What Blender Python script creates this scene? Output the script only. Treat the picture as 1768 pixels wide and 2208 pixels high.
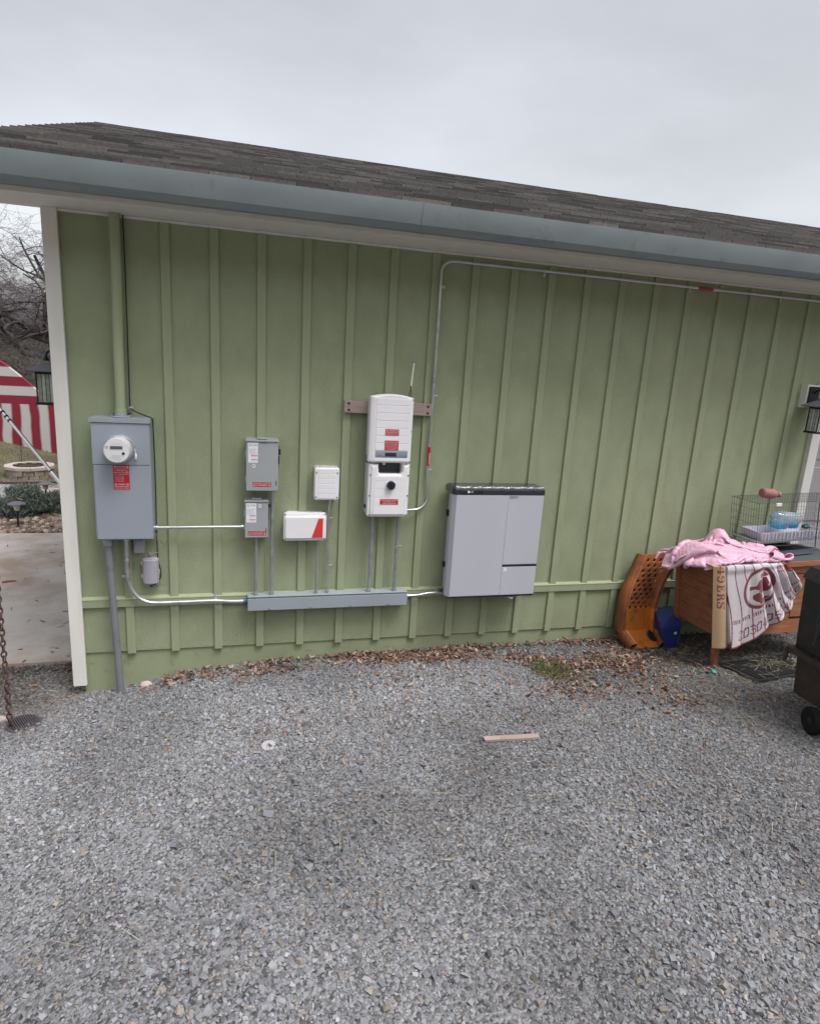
import bpy, bmesh, math, random
import numpy as np
from mathutils import Matrix, Vector, Euler
R = math.radians
random.seed(7); rng = np.random.default_rng(7)
for o in list(bpy.data.objects): bpy.data.objects.remove(o)
sc = bpy.context.scene
col = sc.collection

# ---------------------------------------------------------------- camera
CAM = (0.838, -4.5538, 2.1743); YAW, PITCH, ROLL = 0.2656, -0.2308, 0.0618
def cam_axes():
    cy, sy, cp, sp, cr, sr = math.cos(YAW), math.sin(YAW), math.cos(PITCH), math.sin(PITCH), math.cos(ROLL), math.sin(ROLL)
    f = Vector((sy*cp, cy*cp, sp)); r = Vector((cy, -sy, 0)); u = r.cross(f)
    return r*cr + u*sr, r*-sr + u*cr, f
cr_, cu_, cf_ = cam_axes()
cd = bpy.data.cameras.new('camera'); cam = bpy.data.objects.new('camera', cd); col.objects.link(cam)
m = Matrix.Identity(4)
for i in range(3):
    m[i][0] = cr_[i]; m[i][1] = cu_[i]; m[i][2] = -cf_[i]; m[i][3] = CAM[i]
cam.matrix_world = m
cd.sensor_fit = 'HORIZONTAL'; cd.sensor_width = 36; cd.lens = 36*1339.9/1768
cd.clip_start = .05; cd.clip_end = 2000
sc.camera = cam
# ---------------------------------------------------------------- sky, sun, exposure (bright overcast)
SUN_EL, SUN_AZ = R(64), R(143)          # azimuth clockwise from +Y
w = bpy.data.worlds.new('World'); sc.world = w; w.use_nodes = True
nt = w.node_tree; nt.nodes.clear()
sky = nt.nodes.new('ShaderNodeTexSky'); sky.sky_type = 'NISHITA'; sky.sun_disc = False
sky.sun_elevation = SUN_EL; sky.sun_rotation = SUN_AZ; sky.air_density = 1.0; sky.dust_density = 3.0; sky.ozone_density = 1.0
hs = nt.nodes.new('ShaderNodeHueSaturation'); hs.inputs['Saturation'].default_value = .22
tc = nt.nodes.new('ShaderNodeTexCoord'); nz = nt.nodes.new('ShaderNodeTexNoise'); nz.inputs['Scale'].default_value = 2.2; nz.inputs['Detail'].default_value = 6
mp = nt.nodes.new('ShaderNodeMapping'); mp.inputs['Scale'].default_value = (1, 1, 2.5)
rp = nt.nodes.new('ShaderNodeMapRange'); rp.inputs[1].default_value = .3; rp.inputs[2].default_value = .7; rp.inputs[3].default_value = .86; rp.inputs[4].default_value = 1.12
ml = nt.nodes.new('ShaderNodeVectorMath'); ml.operation = 'SCALE'
bg = nt.nodes.new('ShaderNodeBackground'); bg.inputs[1].default_value = .15
ou = nt.nodes.new('ShaderNodeOutputWorld')
L = nt.links.new
L(sky.outputs[0], hs.inputs['Color']); L(tc.outputs['Generated'], mp.inputs[0]); L(mp.outputs[0], nz.inputs['Vector'])
L(nz.outputs[0], rp.inputs[0]); L(hs.outputs[0], ml.inputs[0]); L(rp.outputs[0], ml.inputs['Scale']); L(ml.outputs[0], bg.inputs[0]); L(bg.outputs[0], ou.inputs[0])
sl = bpy.data.lights.new('sun', 'SUN'); sl.energy = 1.6; sl.angle = R(28); sl.color = (1, .975, .95)
so = bpy.data.objects.new('sun', sl); col.objects.link(so)
sd = Vector((math.sin(SUN_AZ)*math.cos(SUN_EL), math.cos(SUN_AZ)*math.cos(SUN_EL), math.sin(SUN_EL)))
so.rotation_euler = sd.to_track_quat('Z', 'Y').to_euler(); so.location = (4, -6, 8)
vs = sc.view_settings; vs.view_transform = 'Standard'; vs.look = 'None'; vs.exposure = 0.52; vs.gamma = 1; vs.use_curve_mapping = False

# ---------------------------------------------------------------- mesh helpers
class MB:
    def __init__(s): s.v = []; s.f = []; s.sm = 24
    def add(s, vs, fs):
        n = len(s.v); s.v += [tuple(p) for p in vs]; s.f += [tuple(i+n for i in f) for f in fs]; return s
    def box(s, x0, x1, y0, y1, z0, z1):
        return s.add([(x0,y0,z0),(x1,y0,z0),(x1,y1,z0),(x0,y1,z0),(x0,y0,z1),(x1,y0,z1),(x1,y1,z1),(x0,y1,z1)],
                     [(0,3,2,1),(4,5,6,7),(0,1,5,4),(1,2,6,5),(2,3,7,6),(3,0,4,7)])
    def loft(s, rings, c0=True, c1=True, closed=True):
        k = len(rings[0]); vs = [p for r in rings for p in r]; fs = []
        for i in range(len(rings)-1):
            for j in range(k if closed else k-1):
                a = i*k+j; b = i*k+(j+1) % k; fs.append((a, b, b+k, a+k))
        if c0: fs.append(tuple(reversed(range(k))))
        if c1: fs.append(tuple(range((len(rings)-1)*k, len(rings)*k)))
        return s.add(vs, fs)
    def bev(s, x0, x1, y0, y1, z0, z1, b=.003):          # box with chamfered edges facing the camera side (-y) and around
        return s.rbox(x0, x1, z0, z1, y1, y0, b, b, 1)
    def rbox(s, x0, x1, z0, z1, yb, yf, r=.01, ch=.004, n=4):   # rounded upright box on the wall, front at yf
        return s.loft([rr(x0,x1,z0,z1,yb,r,n), rr(x0,x1,z0,z1,yf+ch,r,n), rr(x0+ch*.4,x1-ch*.4,z0+ch*.4,z1-ch*.4,yf+ch*.35,r,n), rr(x0+ch,x1-ch,z0+ch,z1-ch,yf,max(r-ch*.5,.001),n)])
    def tube(s, pts, r, n=10, caps=True):
        s.sm = max(s.sm, 50); P = [Vector(p) for p in pts]; rad = r if isinstance(r, (list, tuple)) else [r]*len(P)
        t = (P[1]-P[0]).normalized(); a = Vector((0,0,1)) if abs(t.z) < .9 else Vector((1,0,0))
        nx = (a - t*a.dot(t)).normalized(); rings = []
        for i, p in enumerate(P):
            if i == 0: t = P[1]-P[0]
            elif i == len(P)-1: t = P[i]-P[i-1]
            else: t = (P[i+1]-P[i]).normalized() + (P[i]-P[i-1]).normalized()
            if t.length < 1e-9: t = P[min(i+1,len(P)-1)]-P[max(i-1,0)]
            t.normalize(); nx = nx - t*nx.dot(t)
            if nx.length < 1e-6: nx = t.orthogonal()
            nx.normalize(); ny = t.cross(nx)
            rings.append([tuple(p + (nx*math.cos(q)+ny*math.sin(q))*rad[i]) for q in [2*math.pi*k/n for k in range(n)]])
        return s.loft(rings, caps, caps)
    def lathe(s, c, ax, prof, n=24):                      # prof: (radius, distance along axis)
        s.sm = max(s.sm, 38); c = Vector(c); ax = Vector(ax).normalized(); a = ax.orthogonal().normalized(); b = ax.cross(a)
        return s.loft([[tuple(c+ax*h+(a*math.cos(q)+b*math.sin(q))*max(r,1e-5)) for q in [2*math.pi*k/n for k in range(n)]] for r, h in prof])
    def prism(s, poly, y0, y1):                           # polygon (x,z) extruded along y
        return s.loft([[(x,y1,z) for x,z in poly], [(x,y0,z) for x,z in poly]])
    def hexa(s, p):                                       # 8 corners: bottom 4, top 4
        return s.add(p, [(0,3,2,1),(4,5,6,7),(0,1,5,4),(1,2,6,5),(2,3,7,6),(3,0,4,7)])
    def grid(s, fn, nu, nv):
        s.sm = 60
        return s.add([fn(i/nu, j/nv) for j in range(nv+1) for i in range(nu+1)],
                     [(j*(nu+1)+i, j*(nu+1)+i+1, (j+1)*(nu+1)+i+1, (j+1)*(nu+1)+i) for j in range(nv) for i in range(nu)])
    def map(s, fn): s.v = [tuple(fn(*p)) for p in s.v]; return s
def rr(x0, x1, z0, z1, y, r, n=4):
    out = []
    for cx, cz, a0 in ((x1-r,z1-r,0),(x0+r,z1-r,90),(x0+r,z0+r,180),(x1-r,z0+r,270)):
        for k in range(n+1):
            a = R(a0+90*k/n); out.append((cx+r*math.cos(a), y, cz+r*math.sin(a)))
    return list(reversed(out))
BASE = {}
def finish(me, smooth):
    me.validate(); 
    if smooth:
        me.shade_smooth(); me.set_sharp_from_angle(angle=R(smooth))
    else: me.shade_flat()
def obj(name, mb, mat, parent=None, smooth=None, base=None):
    smooth = mb.sm if smooth is None else smooth
    o0 = Vector(base) if base is not None else (BASE[parent.name] if parent else Vector((0,0,0)))
    me = bpy.data.meshes.new(name)
    me.from_pydata([(x-o0.x, y-o0.y, z-o0.z) for x, y, z in mb.v], [], mb.f)
    bm = bmesh.new(); bm.from_mesh(me); bmesh.ops.recalc_face_normals(bm, faces=bm.faces) if len(mb.f) < 60000 else None; bm.to_mesh(me); bm.free()
    finish(me, smooth)
    if mat: me.materials.append(mat)
    o = bpy.data.objects.new(name, me); col.objects.link(o)
    if parent: o.parent = parent
    else: o.location = o0
    BASE[o.name] = o0
    return o
def tag(o, label, cat, group=None, kind=None):
    if label: o['label'] = label
    if cat: o['category'] = cat
    if group: o['group'] = group
    if kind: o['kind'] = kind
    return o
def thing(name, label, cat, loc=(0,0,0), group=None):
    o = bpy.data.objects.new(name, None); o.empty_display_size = .05; col.objects.link(o); o.location = loc
    BASE[o.name] = Vector(loc); return tag(o, label, cat, group)
def single(name, mb, mat, label, cat, base, group=None, smooth=None):
    return tag(obj(name, mb, mat, None, smooth, base), label, cat, group)
def struct(name, mb, mat, smooth=None):
    o = obj(name, mb, mat, None, smooth); o['kind'] = 'structure'; return o
def copy_tree(o, parent=None):
    c = o.copy(); col.objects.link(c); c.parent = parent
    for ch in list(o.children): copy_tree(ch, c)
    return c
_dg = [None]
def text_mb(lines, y=0.0):
    """lines: (string, cx, cz, width, height[, slant]) -> flat letters in the x-z plane facing -y"""
    mb = MB()
    for ln in lines:
        t, cx, cz, wd, ht = ln[:5]
        cu = bpy.data.curves.new('t', 'FONT'); cu.body = t; cu.size = 1; cu.resolution_u = 2
        to = bpy.data.objects.new('t', cu); col.objects.link(to); dg = bpy.context.evaluated_depsgraph_get()
        me = bpy.data.meshes.new_from_object(to.evaluated_get(dg))
        co = [v.co.copy() for v in me.vertices]; fs = [tuple(p.vertices) for p in me.polygons]
        bpy.data.objects.remove(to); bpy.data.curves.remove(cu); bpy.data.meshes.remove(me)
        x0 = min(c.x for c in co); x1 = max(c.x for c in co); y0 = min(c.y for c in co); y1 = max(c.y for c in co)
        mb.add([(cx+((c.x-x0)/(x1-x0)-.5)*wd, y, cz+((c.y-y0)/(y1-y0)-.5)*ht) for c in co], fs)
    return mb
def tri_mb(mb, cx, cz, s, y):    # warning triangle outline with mark
    for a, b in (((-1,-.8),(1,-.8)),((1,-.8),(0,1)),((0,1),(-1,-.8))):
        ax, az, bx, bz = cx+a[0]*s, cz+a[1]*s, cx+b[0]*s, cz+b[1]*s; d = Vector((bx-ax, 0, bz-az)).normalized()*s*.16; nx, nz = -d.z, d.x
        mb.add([(ax-nx*.7,y,az-nz*.7),(bx-nx*.7,y,bz-nz*.7),(bx+nx*.7,y,bz+nz*.7),(ax+nx*.7,y,az+nz*.7)], [(0,1,2,3)])
    mb.add([(cx-.1*s,y,cz-.5*s),(cx+.1*s,y,cz-.5*s),(cx+.13*s,y,cz+.4*s),(cx-.13*s,y,cz+.4*s)], [(0,1,2,3)]); return mb

# ---------------------------------------------------------------- materials
MATS = {}
def pm(name, c, rough=.5, metal=0., var=.06, vs_=5., bump=0., bs=80., stretch=(1,1,1), spec=.5, dirt=None, dirt_s=3., dirt_t=.62, attr=None, coat=0., trans=0., sheen=0., dist=.0):
    if name in MATS: return MATS[name]
    mt = bpy.data.materials.new(name); mt.use_nodes = True; n = mt.node_tree.nodes; l = mt.node_tree.links.new
    b = n['Principled BSDF']; b.inputs['Roughness'].default_value = rough; b.inputs['Metallic'].default_value = metal
    b.inputs['Specular IOR Level'].default_value = spec
    if coat: b.inputs['Coat Weight'].default_value = coat; b.inputs['Coat Roughness'].default_value = .1
    if trans: b.inputs['Transmission Weight'].default_value = trans
    if sheen: b.inputs['Sheen Weight'].default_value = sheen
    g = n.new('ShaderNodeNewGeometry'); mpp = n.new('ShaderNodeMapping'); mpp.inputs['Scale'].default_value = stretch; l(g.outputs['Position'], mpp.inputs[0])
    if attr:
        at = n.new('ShaderNodeAttribute'); at.attribute_name = attr; src = at.outputs['Color']
    else:
        rg = n.new('ShaderNodeRGB'); rg.outputs[0].default_value = (*c, 1); src = rg.outputs[0]
    if var:
        t = n.new('ShaderNodeTexNoise'); t.inputs['Scale'].default_value = vs_; t.inputs['Detail'].default_value = 5; l(mpp.outputs[0], t.inputs['Vector'])
        r = n.new('ShaderNodeMapRange'); r.inputs[1].default_value = .3; r.inputs[2].default_value = .7; r.inputs[3].default_value = 1-var; r.inputs[4].default_value = 1+var; l(t.outputs[0], r.inputs[0])
        v = n.new('ShaderNodeVectorMath'); v.operation = 'SCALE'; l(src, v.inputs[0]); l(r.outputs[0], v.inputs['Scale']); src = v.outputs[0]
        r2 = n.new('ShaderNodeMapRange'); r2.inputs[1].default_value = .3; r2.inputs[2].default_value = .7; r2.inputs[3].default_value = max(0, rough-.08); r2.inputs[4].default_value = min(1, rough+.08); l(t.outputs[0], r2.inputs[0]); l(r2.outputs[0], b.inputs['Roughness'])
    if dirt:
        t2 = n.new('ShaderNodeTexNoise'); t2.inputs['Scale'].default_value = dirt_s; t2.inputs['Detail'].default_value = 9; t2.inputs['Roughness'].default_value = .65; l(g.outputs['Position'], t2.inputs['Vector'])
        r3 = n.new('ShaderNodeMapRange'); r3.inputs[1].default_value = dirt_t-.08; r3.inputs[2].default_value = dirt_t+.12; r3.clamp = True; l(t2.outputs[0], r3.inputs[0])
        mx = n.new('ShaderNodeMix'); mx.data_type = 'RGBA'; mx.inputs[7].default_value = (*dirt, 1); l(r3.outputs[0], mx.inputs[0]); l(src, mx.inputs[6]); src = mx.outputs[2]
    l(src, b.inputs['Base Color'])
    if bump:
        t3 = n.new('ShaderNodeTexNoise'); t3.inputs['Scale'].default_value = bs; t3.inputs['Detail'].default_value = 4; t3.inputs['Distortion'].default_value = dist; l(mpp.outputs[0], t3.inputs['Vector'])
        bp = n.new('ShaderNodeBump'); bp.inputs['Strength'].default_value = bump; bp.inputs['Distance'].default_value = .004; l(t3.outputs[0], bp.inputs['Height']); l(bp.outputs[0], b.inputs['Normal'])
    MATS[name] = mt; return mt
GREEN = (.32, .36, .23)
M_side = pm('painted_siding', GREEN, .62, var=.07, vs_=2.2, bump=1.0, bs=24, stretch=(3.2, 3.2, 1.6), dist=2.2, spec=.35, dirt=(.288,.322,.202), dirt_s=1.7, dirt_t=.56)
M_batt = pm('painted_batten', (.325, .365, .235), .58, var=.05, vs_=3, bump=.3, bs=14, stretch=(6, 6, .8), spec=.35)
M_found = pm('painted_concrete', (.305, .342, .215), .7, var=.06, vs_=4, bump=.35, bs=35, dirt=(.22,.23,.155), dirt_s=11, dirt_t=.66, spec=.3)
M_cream = pm('cream_trim_paint', (.76, .735, .69), .55, var=.04, vs_=4, bump=.15, bs=30, stretch=(4,4,.6), spec=.4)
M_white = pm('white_trim_paint', (.72, .71, .69), .5, var=.03, bump=.08, bs=40)
M_door = pm('grey_door_paint', (.36, .35, .36), .5, var=.03, bump=.05, bs=60)
M_gutter = pm('gutter_paint', (.22, .255, .265), .5, var=.1, vs_=2.5, stretch=(1,6,.8), dirt=(.16,.175,.175), dirt_s=6, dirt_t=.66)
M_shing = pm('asphalt_shingle', (.085, .08, .078), .9, var=.25, vs_=40, bump=.6, bs=160)
M_shing2 = pm('asphalt_shingle_light', (.125, .115, .11), .9, var=.25, vs_=40, bump=.6, bs=160)
M_shing3 = pm('asphalt_shingle_dark', (.05, .047, .046), .9, var=.25, vs_=40, bump=.6, bs=160)
M_grey = pm('grey_enamel', (.30, .33, .385), .42, var=.03, vs_=3, bump=.03, bs=90, spec=.45)
M_grey2 = pm('grey_green_enamel', (.345, .37, .39), .42, var=.04, vs_=4, bump=.03, bs=90, spec=.45, dirt=(.28,.30,.31), dirt_s=7, dirt_t=.66)
M_greyway = pm('grey_wireway_enamel', (.32, .355, .395), .4, var=.03, vs_=3)
M_emt = pm('galvanised_steel', (.62, .63, .65), .34, .85, var=.08, vs_=18)
M_rigid = pm('weathered_galvanised_steel', (.36, .37, .39), .5, .55, var=.14, vs_=22)
M_pvc = pm('grey_pvc', (.205, .21, .235), .5, var=.07, vs_=7, dirt=(.15,.15,.16), dirt_s=14)
M_white_pl = pm('white_powder_coat', (.82, .81, .84), .42, var=.015, vs_=3, bump=.02, bs=200)
M_white_in = pm('pale_grey_casting', (.6, .6, .6), .5, var=.04)
M_black = pm('black_plastic', (.018, .018, .02), .4, var=.1)
M_navy = pm('dark_knob_plastic', (.02, .02, .035), .35, var=.05)
M_red = pm('red_label', (.47, .016, .03), .4, var=.04)
M_wtxt = pm('white_print', (.82, .80, .80), .5, var=0)
M_label = pm('white_label', (.78, .78, .83), .4, var=.02)
M_dtxt = pm('dark_print', (.03, .035, .08), .5, var=0)
M_gtxt = pm('grey_print', (.45, .45, .5), .5, var=0)
M_ptxt = pm('pink_print', (.6, .22, .28), .5, var=0)
M_cable = pm('black_cable', (.02, .022, .022), .5, var=.1)
M_wire = pm('tan_wire', (.4, .41, .3), .5, var=.05)
M_lg = pm('lavender_grey_steel', (.475, .485, .545), .36, 0., var=.02, vs_=3, bump=.03, bs=150, stretch=(1,1,.1))
M_lgd = pm('dark_navy_trim', (.022, .024, .04), .18, var=.05, coat=.4)
M_film = pm('clear_film', (.75, .77, .8), .12, var=.1, vs_=30, trans=.9, bump=.8, bs=60)
M_plank = pm('weathered_plank', (.36, .275, .25), .75, var=.16, vs_=14, bump=.4, bs=30, stretch=(.5, 3, 6))
M_steel = pm('zinc_screw', (.45, .45, .45), .35, .9, var=.1, vs_=60)
M_rust = pm('rusty_iron', (.085, .05, .04), .8, var=.4, vs_=30, bump=.4, bs=120)
M_meter = pm('meter_plastic', (.6, .6, .62), .25, var=.02, coat=.3)
M_mface = pm('meter_face', (.70, .69, .71), .4, var=.02)
M_lcd = pm('lcd_glass', (.10, .11, .125), .15, var=.05)
M_lcdb = pm('lcd_blue_glass', (.028, .032, .085), .12, var=.05)
M_bar = pm('slate_strip', (.25, .29, .35), .35, var=.02)
M_hut = pm('cedar_stain', (.33, .13, .064), .6, var=.22, vs_=6, bump=.35, bs=22, stretch=(1.2, 3, 7), dirt=(.22,.085,.045), dirt_s=5, dirt_t=.62)
M_hut_d = pm('dark_cedar_stain', (.28, .11, .056), .65, var=.25, vs_=6, bump=.35, bs=22, stretch=(3, 1.2, 7), dirt=(.13,.055,.032), dirt_s=6, dirt_t=.62)
M_felt = pm('roof_felt', (.07, .085, .09), .85, var=.15, vs_=30, bump=.3, bs=200)
M_slide = pm('faded_orange_plastic', (.35, .115, .04), .42, var=.2, vs_=4, dirt=(.14,.06,.035), dirt_s=5, dirt_t=.56, bump=.05, bs=60)
M_slide_hi = pm('orange_plastic', (.62, .20, .035), .4, var=.15, vs_=6, dirt=(.2,.09,.05), dirt_s=7, dirt_t=.62)
M_blue = pm('blue_plastic', (.022, .042, .21), .36, var=.12, vs_=9)
M_pink = pm('pink_nylon', (.70, .40, .53), .42, var=.06, vs_=12, bump=.15, bs=60, sheen=.2)
M_blk_paint = pm('black_grill_paint', (.018, .019, .02), .45, var=.3, vs_=14, dirt=(.045,.03,.022), dirt_s=6, dirt_t=.6)
M_blk_rust = pm('sooty_rusted_steel', (.035, .028, .024), .7, var=.35, vs_=12, dirt=(.07,.04,.025), dirt_s=9, dirt_t=.55, bump=.3, bs=70)
M_bag = pm('black_bag_film', (.025, .04, .045), .22, var=.2, vs_=10, bump=.6, bs=25)
M_rubber = pm('black_rubber', (.014, .014, .015), .8, var=.2, vs_=30, bump=.4, bs=160, spec=.2)
M_cagew = pm('cage_wire_steel', (.12, .12, .12), .45, .6, var=.1)
M_tray = pm('tray_plastic', (.03, .03, .038), .4, var=.08)
M_trayrim = pm('tray_rim_plastic', (.16, .165, .215), .4, var=.08)
M_lit = pm('litter_pan_plastic', (.60, .58, .66), .45, var=.03)
M_bagc = pm('clear_bag', (.75, .82, .88), .12, trans=.75, var=.05, bump=.5, bs=40)
M_cyan = pm('cyan_pack', (.04, .42, .75), .4, var=.1)
M_teal = pm('teal_plastic', (.03, .36, .34), .4, var=.1)
M_dgreen = pm('dark_green_plastic', (.01, .09, .06), .45, var=.2, vs_=30)
M_jug = pm('faded_red_plastic', (.33, .14, .14), .5, var=.1)
M_conc = pm('driveway_concrete', (.46, .42, .40), .85, var=.10, vs_=1.8, bump=.25, bs=70, dirt=(.30,.235,.195), dirt_s=1.1, dirt_t=.52)
M_lamp = pm('lantern_bronze', (.02, .019, .024), .45, .3, var=.1)
M_lroof = pm('lantern_roof_sky_tone', (.17, .16, .19), .5, .2, var=.06)  # lightened: reflected sky is put into the base colour
M_lglass = pm('skylit_seeded_glass', (.52, .58, .55), .15, var=.2, vs_=40, bump=.4, bs=120)  # pale base colour stands in for sky light from behind the panes
M_lglass2 = pm('skylit_frosted_glass', (.36, .39, .35), .25, var=.2, vs_=40)  # darker strips, also lightened for the sky shining through
M_alu = pm('brushed_aluminium', (.72, .72, .76), .3, .9, var=.03)
M_bark = pm('oak_bark', (.05, .043, .042), .9, var=.35, vs_=6, dirt=(.085,.088,.075), dirt_s=3, dirt_t=.52)
M_twig = pm('twig_bark', (.09, .07, .078), .9, var=.3, vs_=2.5)
M_stone = pm('fieldstone', (.31, .25, .215), .9, var=.2, vs_=8, bump=.5, bs=40)
M_cap = pm('cap_stone', (.47, .40, .36), .9, var=.12, vs_=9, bump=.4, bs=40)
M_slabst = pm('stepping_stone', (.50, .42, .38), .9, var=.15, vs_=9, bump=.4, bs=40)
M_shrub = pm('sage_leaf', (.15, .185, .155), .6, var=.35, vs_=20)
M_grass = pm('dry_grass', (.16, .16, .07), .8, var=.35, vs_=8)
M_pvert = pm('pebble', (.3,.3,.3), .8, attr='col', var=.12, vs_=160, bump=.2, bs=300)
M_leaf = pm('dry_leaf', (.3,.15,.1), .7, attr='col', var=.15, vs_=60)
M_straw = pm('straw', (.3,.25,.15), .7, attr='col', var=.1)
M_cloth = pm('knit_cloth', (.5,.5,.5), .85, attr='col', var=.05, vs_=40, bump=.5, bs=260, sheen=.3)

# ---------------------------------------------------------------- ground
WX = [-9, -1.2, -.3, -.04, .4, 1.24, 2.62, 3.95, 9]; WZ = [-.33, -.325, -.31, -.285, -.175, -.128, -.108, -.118, -.11]
def g(x, y):
    x = np.asarray(x, float); y = np.asarray(y, float)
    wz = np.interp(x, WX, WZ)
    front = wz + .08*np.clip(-y, 0, 6) + .012*np.sin(x*2.1+1)*np.sin(y*1.7)*np.clip(-y, 0, 1)
    back = -.318 + np.clip((y-8)/3, 0, 1)*.23*np.clip(-3.0-x, -.3, 4) + .11*np.clip(y-13, 0, 26)
    t = np.clip(y/.35, 0, 1)
    added_hill = .62*np.clip(-y-11, 0, 26) + .05*np.clip(-y-5, 0, 6)  # unseen bank added behind the camera to block low sky, darkens the eave
    return front*(1-t) + back*t + added_hill
def gz(x, y): return float(g(x, y))
def ground_mat():
    mt = bpy.data.materials.new('ground_soil'); mt.use_nodes = True; n = mt.node_tree.nodes; l = mt.node_tree.links.new; b = n['Principled BSDF']; b.inputs['Roughness'].default_value = .95
    ge = n.new('ShaderNodeNewGeometry'); sx = n.new('ShaderNodeSeparateXYZ'); l(ge.outputs['Position'], sx.inputs[0])
    t = n.new('ShaderNodeTexNoise'); t.inputs['Scale'].default_value = 2.2; t.inputs['Detail'].default_value = 10; l(ge.outputs['Position'], t.inputs['Vector'])
    vo = n.new('ShaderNodeTexVoronoi'); vo.inputs['Scale'].default_value = 72; l(ge.outputs['Position'], vo.inputs['Vector'])
    cr = n.new('ShaderNodeValToRGB'); e = cr.color_ramp.elements; e[0].position = .36; e[0].color = (.125,.12,.122,1); e[1].position = .62; e[1].color = (.19,.187,.195,1); l(t.outputs[0], cr.inputs[0])
    hsv = n.new('ShaderNodeMix'); hsv.data_type = 'RGBA'; hsv.blend_type = 'MULTIPLY'; hsv.inputs[0].default_value = .85; bw = n.new('ShaderNodeRGBToBW'); l(vo.outputs['Color'], bw.inputs[0]); bm2 = n.new('ShaderNodeMapRange'); bm2.inputs[1].default_value = .15; bm2.inputs[2].default_value = .85; bm2.inputs[3].default_value = .25; bm2.inputs[4].default_value = 1.9; l(bw.outputs[0], bm2.inputs[0]); l(cr.outputs[0], hsv.inputs[6]); l(bm2.outputs[0], hsv.inputs[7])
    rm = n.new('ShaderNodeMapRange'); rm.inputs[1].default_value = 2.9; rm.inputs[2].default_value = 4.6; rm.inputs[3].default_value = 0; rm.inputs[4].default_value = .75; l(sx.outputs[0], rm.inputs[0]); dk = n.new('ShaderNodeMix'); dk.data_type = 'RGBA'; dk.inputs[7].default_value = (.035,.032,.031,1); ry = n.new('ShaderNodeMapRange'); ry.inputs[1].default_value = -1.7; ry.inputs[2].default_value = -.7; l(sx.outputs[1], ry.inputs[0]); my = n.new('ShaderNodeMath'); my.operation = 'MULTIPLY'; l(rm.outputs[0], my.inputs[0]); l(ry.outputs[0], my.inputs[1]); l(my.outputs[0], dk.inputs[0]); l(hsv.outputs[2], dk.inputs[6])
    # yard beyond the drive: brown turf with green
    t2 = n.new('ShaderNodeTexNoise'); t2.inputs['Scale'].default_value = .8; t2.inputs['Detail'].default_value = 12; t2.inputs['Roughness'].default_value = .7; l(ge.outputs['Position'], t2.inputs['Vector'])
    c2 = n.new('ShaderNodeValToRGB'); e = c2.color_ramp.elements; e[0].position = .38; e[0].color = (.10,.075,.058,1); e[1].position = .6; e[1].color = (.135,.135,.062,1); l(t2.outputs[0], c2.inputs[0])
    ab = n.new('ShaderNodeMath'); ab.operation = 'ABSOLUTE'; l(sx.outputs[1], ab.inputs[0]); gt = n.new('ShaderNodeMapRange'); gt.inputs[1].default_value = 7.9; gt.inputs[2].default_value = 8.4; l(ab.outputs[0], gt.inputs[0])
    mx = n.new('ShaderNodeMix'); mx.data_type = 'RGBA'; l(gt.outputs[0], mx.inputs[0]); l(dk.outputs[2], mx.inputs[6]); l(c2.outputs[0], mx.inputs[7])
    l(mx.outputs[2], b.inputs['Base Color'])
    bp = n.new('ShaderNodeBump'); bp.inputs['Strength'].default_value = .8; bp.inputs['Distance'].default_value = .012; bp.invert = True; l(vo.outputs['Distance'], bp.inputs['Height']); l(bp.outputs[0], b.inputs['Normal'])
    return mt
xs = np.unique(np.concatenate([np.linspace(-90,-9,16), np.linspace(-9,-2,22), np.linspace(-2,7,91), np.linspace(7,20,14), np.linspace(20,90,10)]))
ys = np.unique(np.concatenate([np.linspace(-40,-5,15), np.linspace(-5,1,61), np.linspace(1,14,40), np.linspace(14,130,40)]))
X, Y = np.meshgrid(xs, ys); Zg = g(X, Y) + np.where(Y > 13.5, .25*np.sin(X*.3)*np.sin(Y*.23+1), 0)
gm = MB(); nx = len(xs)
gm.v = [tuple(p) for p in np.stack([X.ravel(), Y.ravel(), Zg.ravel()], 1)]
gm.f = [(j*nx+i, j*nx+i+1, (j+1)*nx+i+1, (j+1)*nx+i) for j in range(len(ys)-1) for i in range(nx-1)]
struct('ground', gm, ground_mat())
struct('concrete_driveway', MB().box(-9, -.335, .52, 4.38, -.5, -.288), M_conc)

# fast many-piece mesh: one object that holds thousands of small pieces nobody could count
def pieces(name, mat, tv, tf, pos, scl, rotm, cols, label, cat, smooth=False, parent=None):
    n, k = len(pos), len(tv); V = np.einsum('nij,nkj->nki', rotm, tv[None]*scl[:, None, :]) if tv.ndim == 2 else np.einsum('nij,nkj->nki', rotm, tv*scl[:, None, :])
    V = (V + pos[:, None, :]).reshape(-1, 3); k = V.shape[0]//n
    F = (tf[None] + (np.arange(n)*k)[:, None, None]).reshape(-1, tf.shape[1])
    me = bpy.data.meshes.new(name); me.vertices.add(len(V)); me.vertices.foreach_set('co', V.astype(np.float32).ravel())
    me.loops.add(F.size); me.loops.foreach_set('vertex_index', F.astype(np.int32).ravel())
    me.polygons.add(len(F)); me.polygons.foreach_set('loop_start', (np.arange(len(F))*F.shape[1]).astype(np.int32))
    me.update(calc_edges=True)
    ca = me.color_attributes.new('col', 'FLOAT_COLOR', 'POINT'); C4 = np.ones((len(V), 4), np.float32); C4[:, :3] = np.repeat(cols, k, 0); ca.data.foreach_set('color', C4.ravel())
    if smooth: me.shade_smooth()
    else: me.shade_flat()
    me.materials.append(mat); o = bpy.data.objects.new(name, me); col.objects.link(o)
    o['label'] = label; o['category'] = cat; o['kind'] = 'stuff'
    return o
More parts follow.
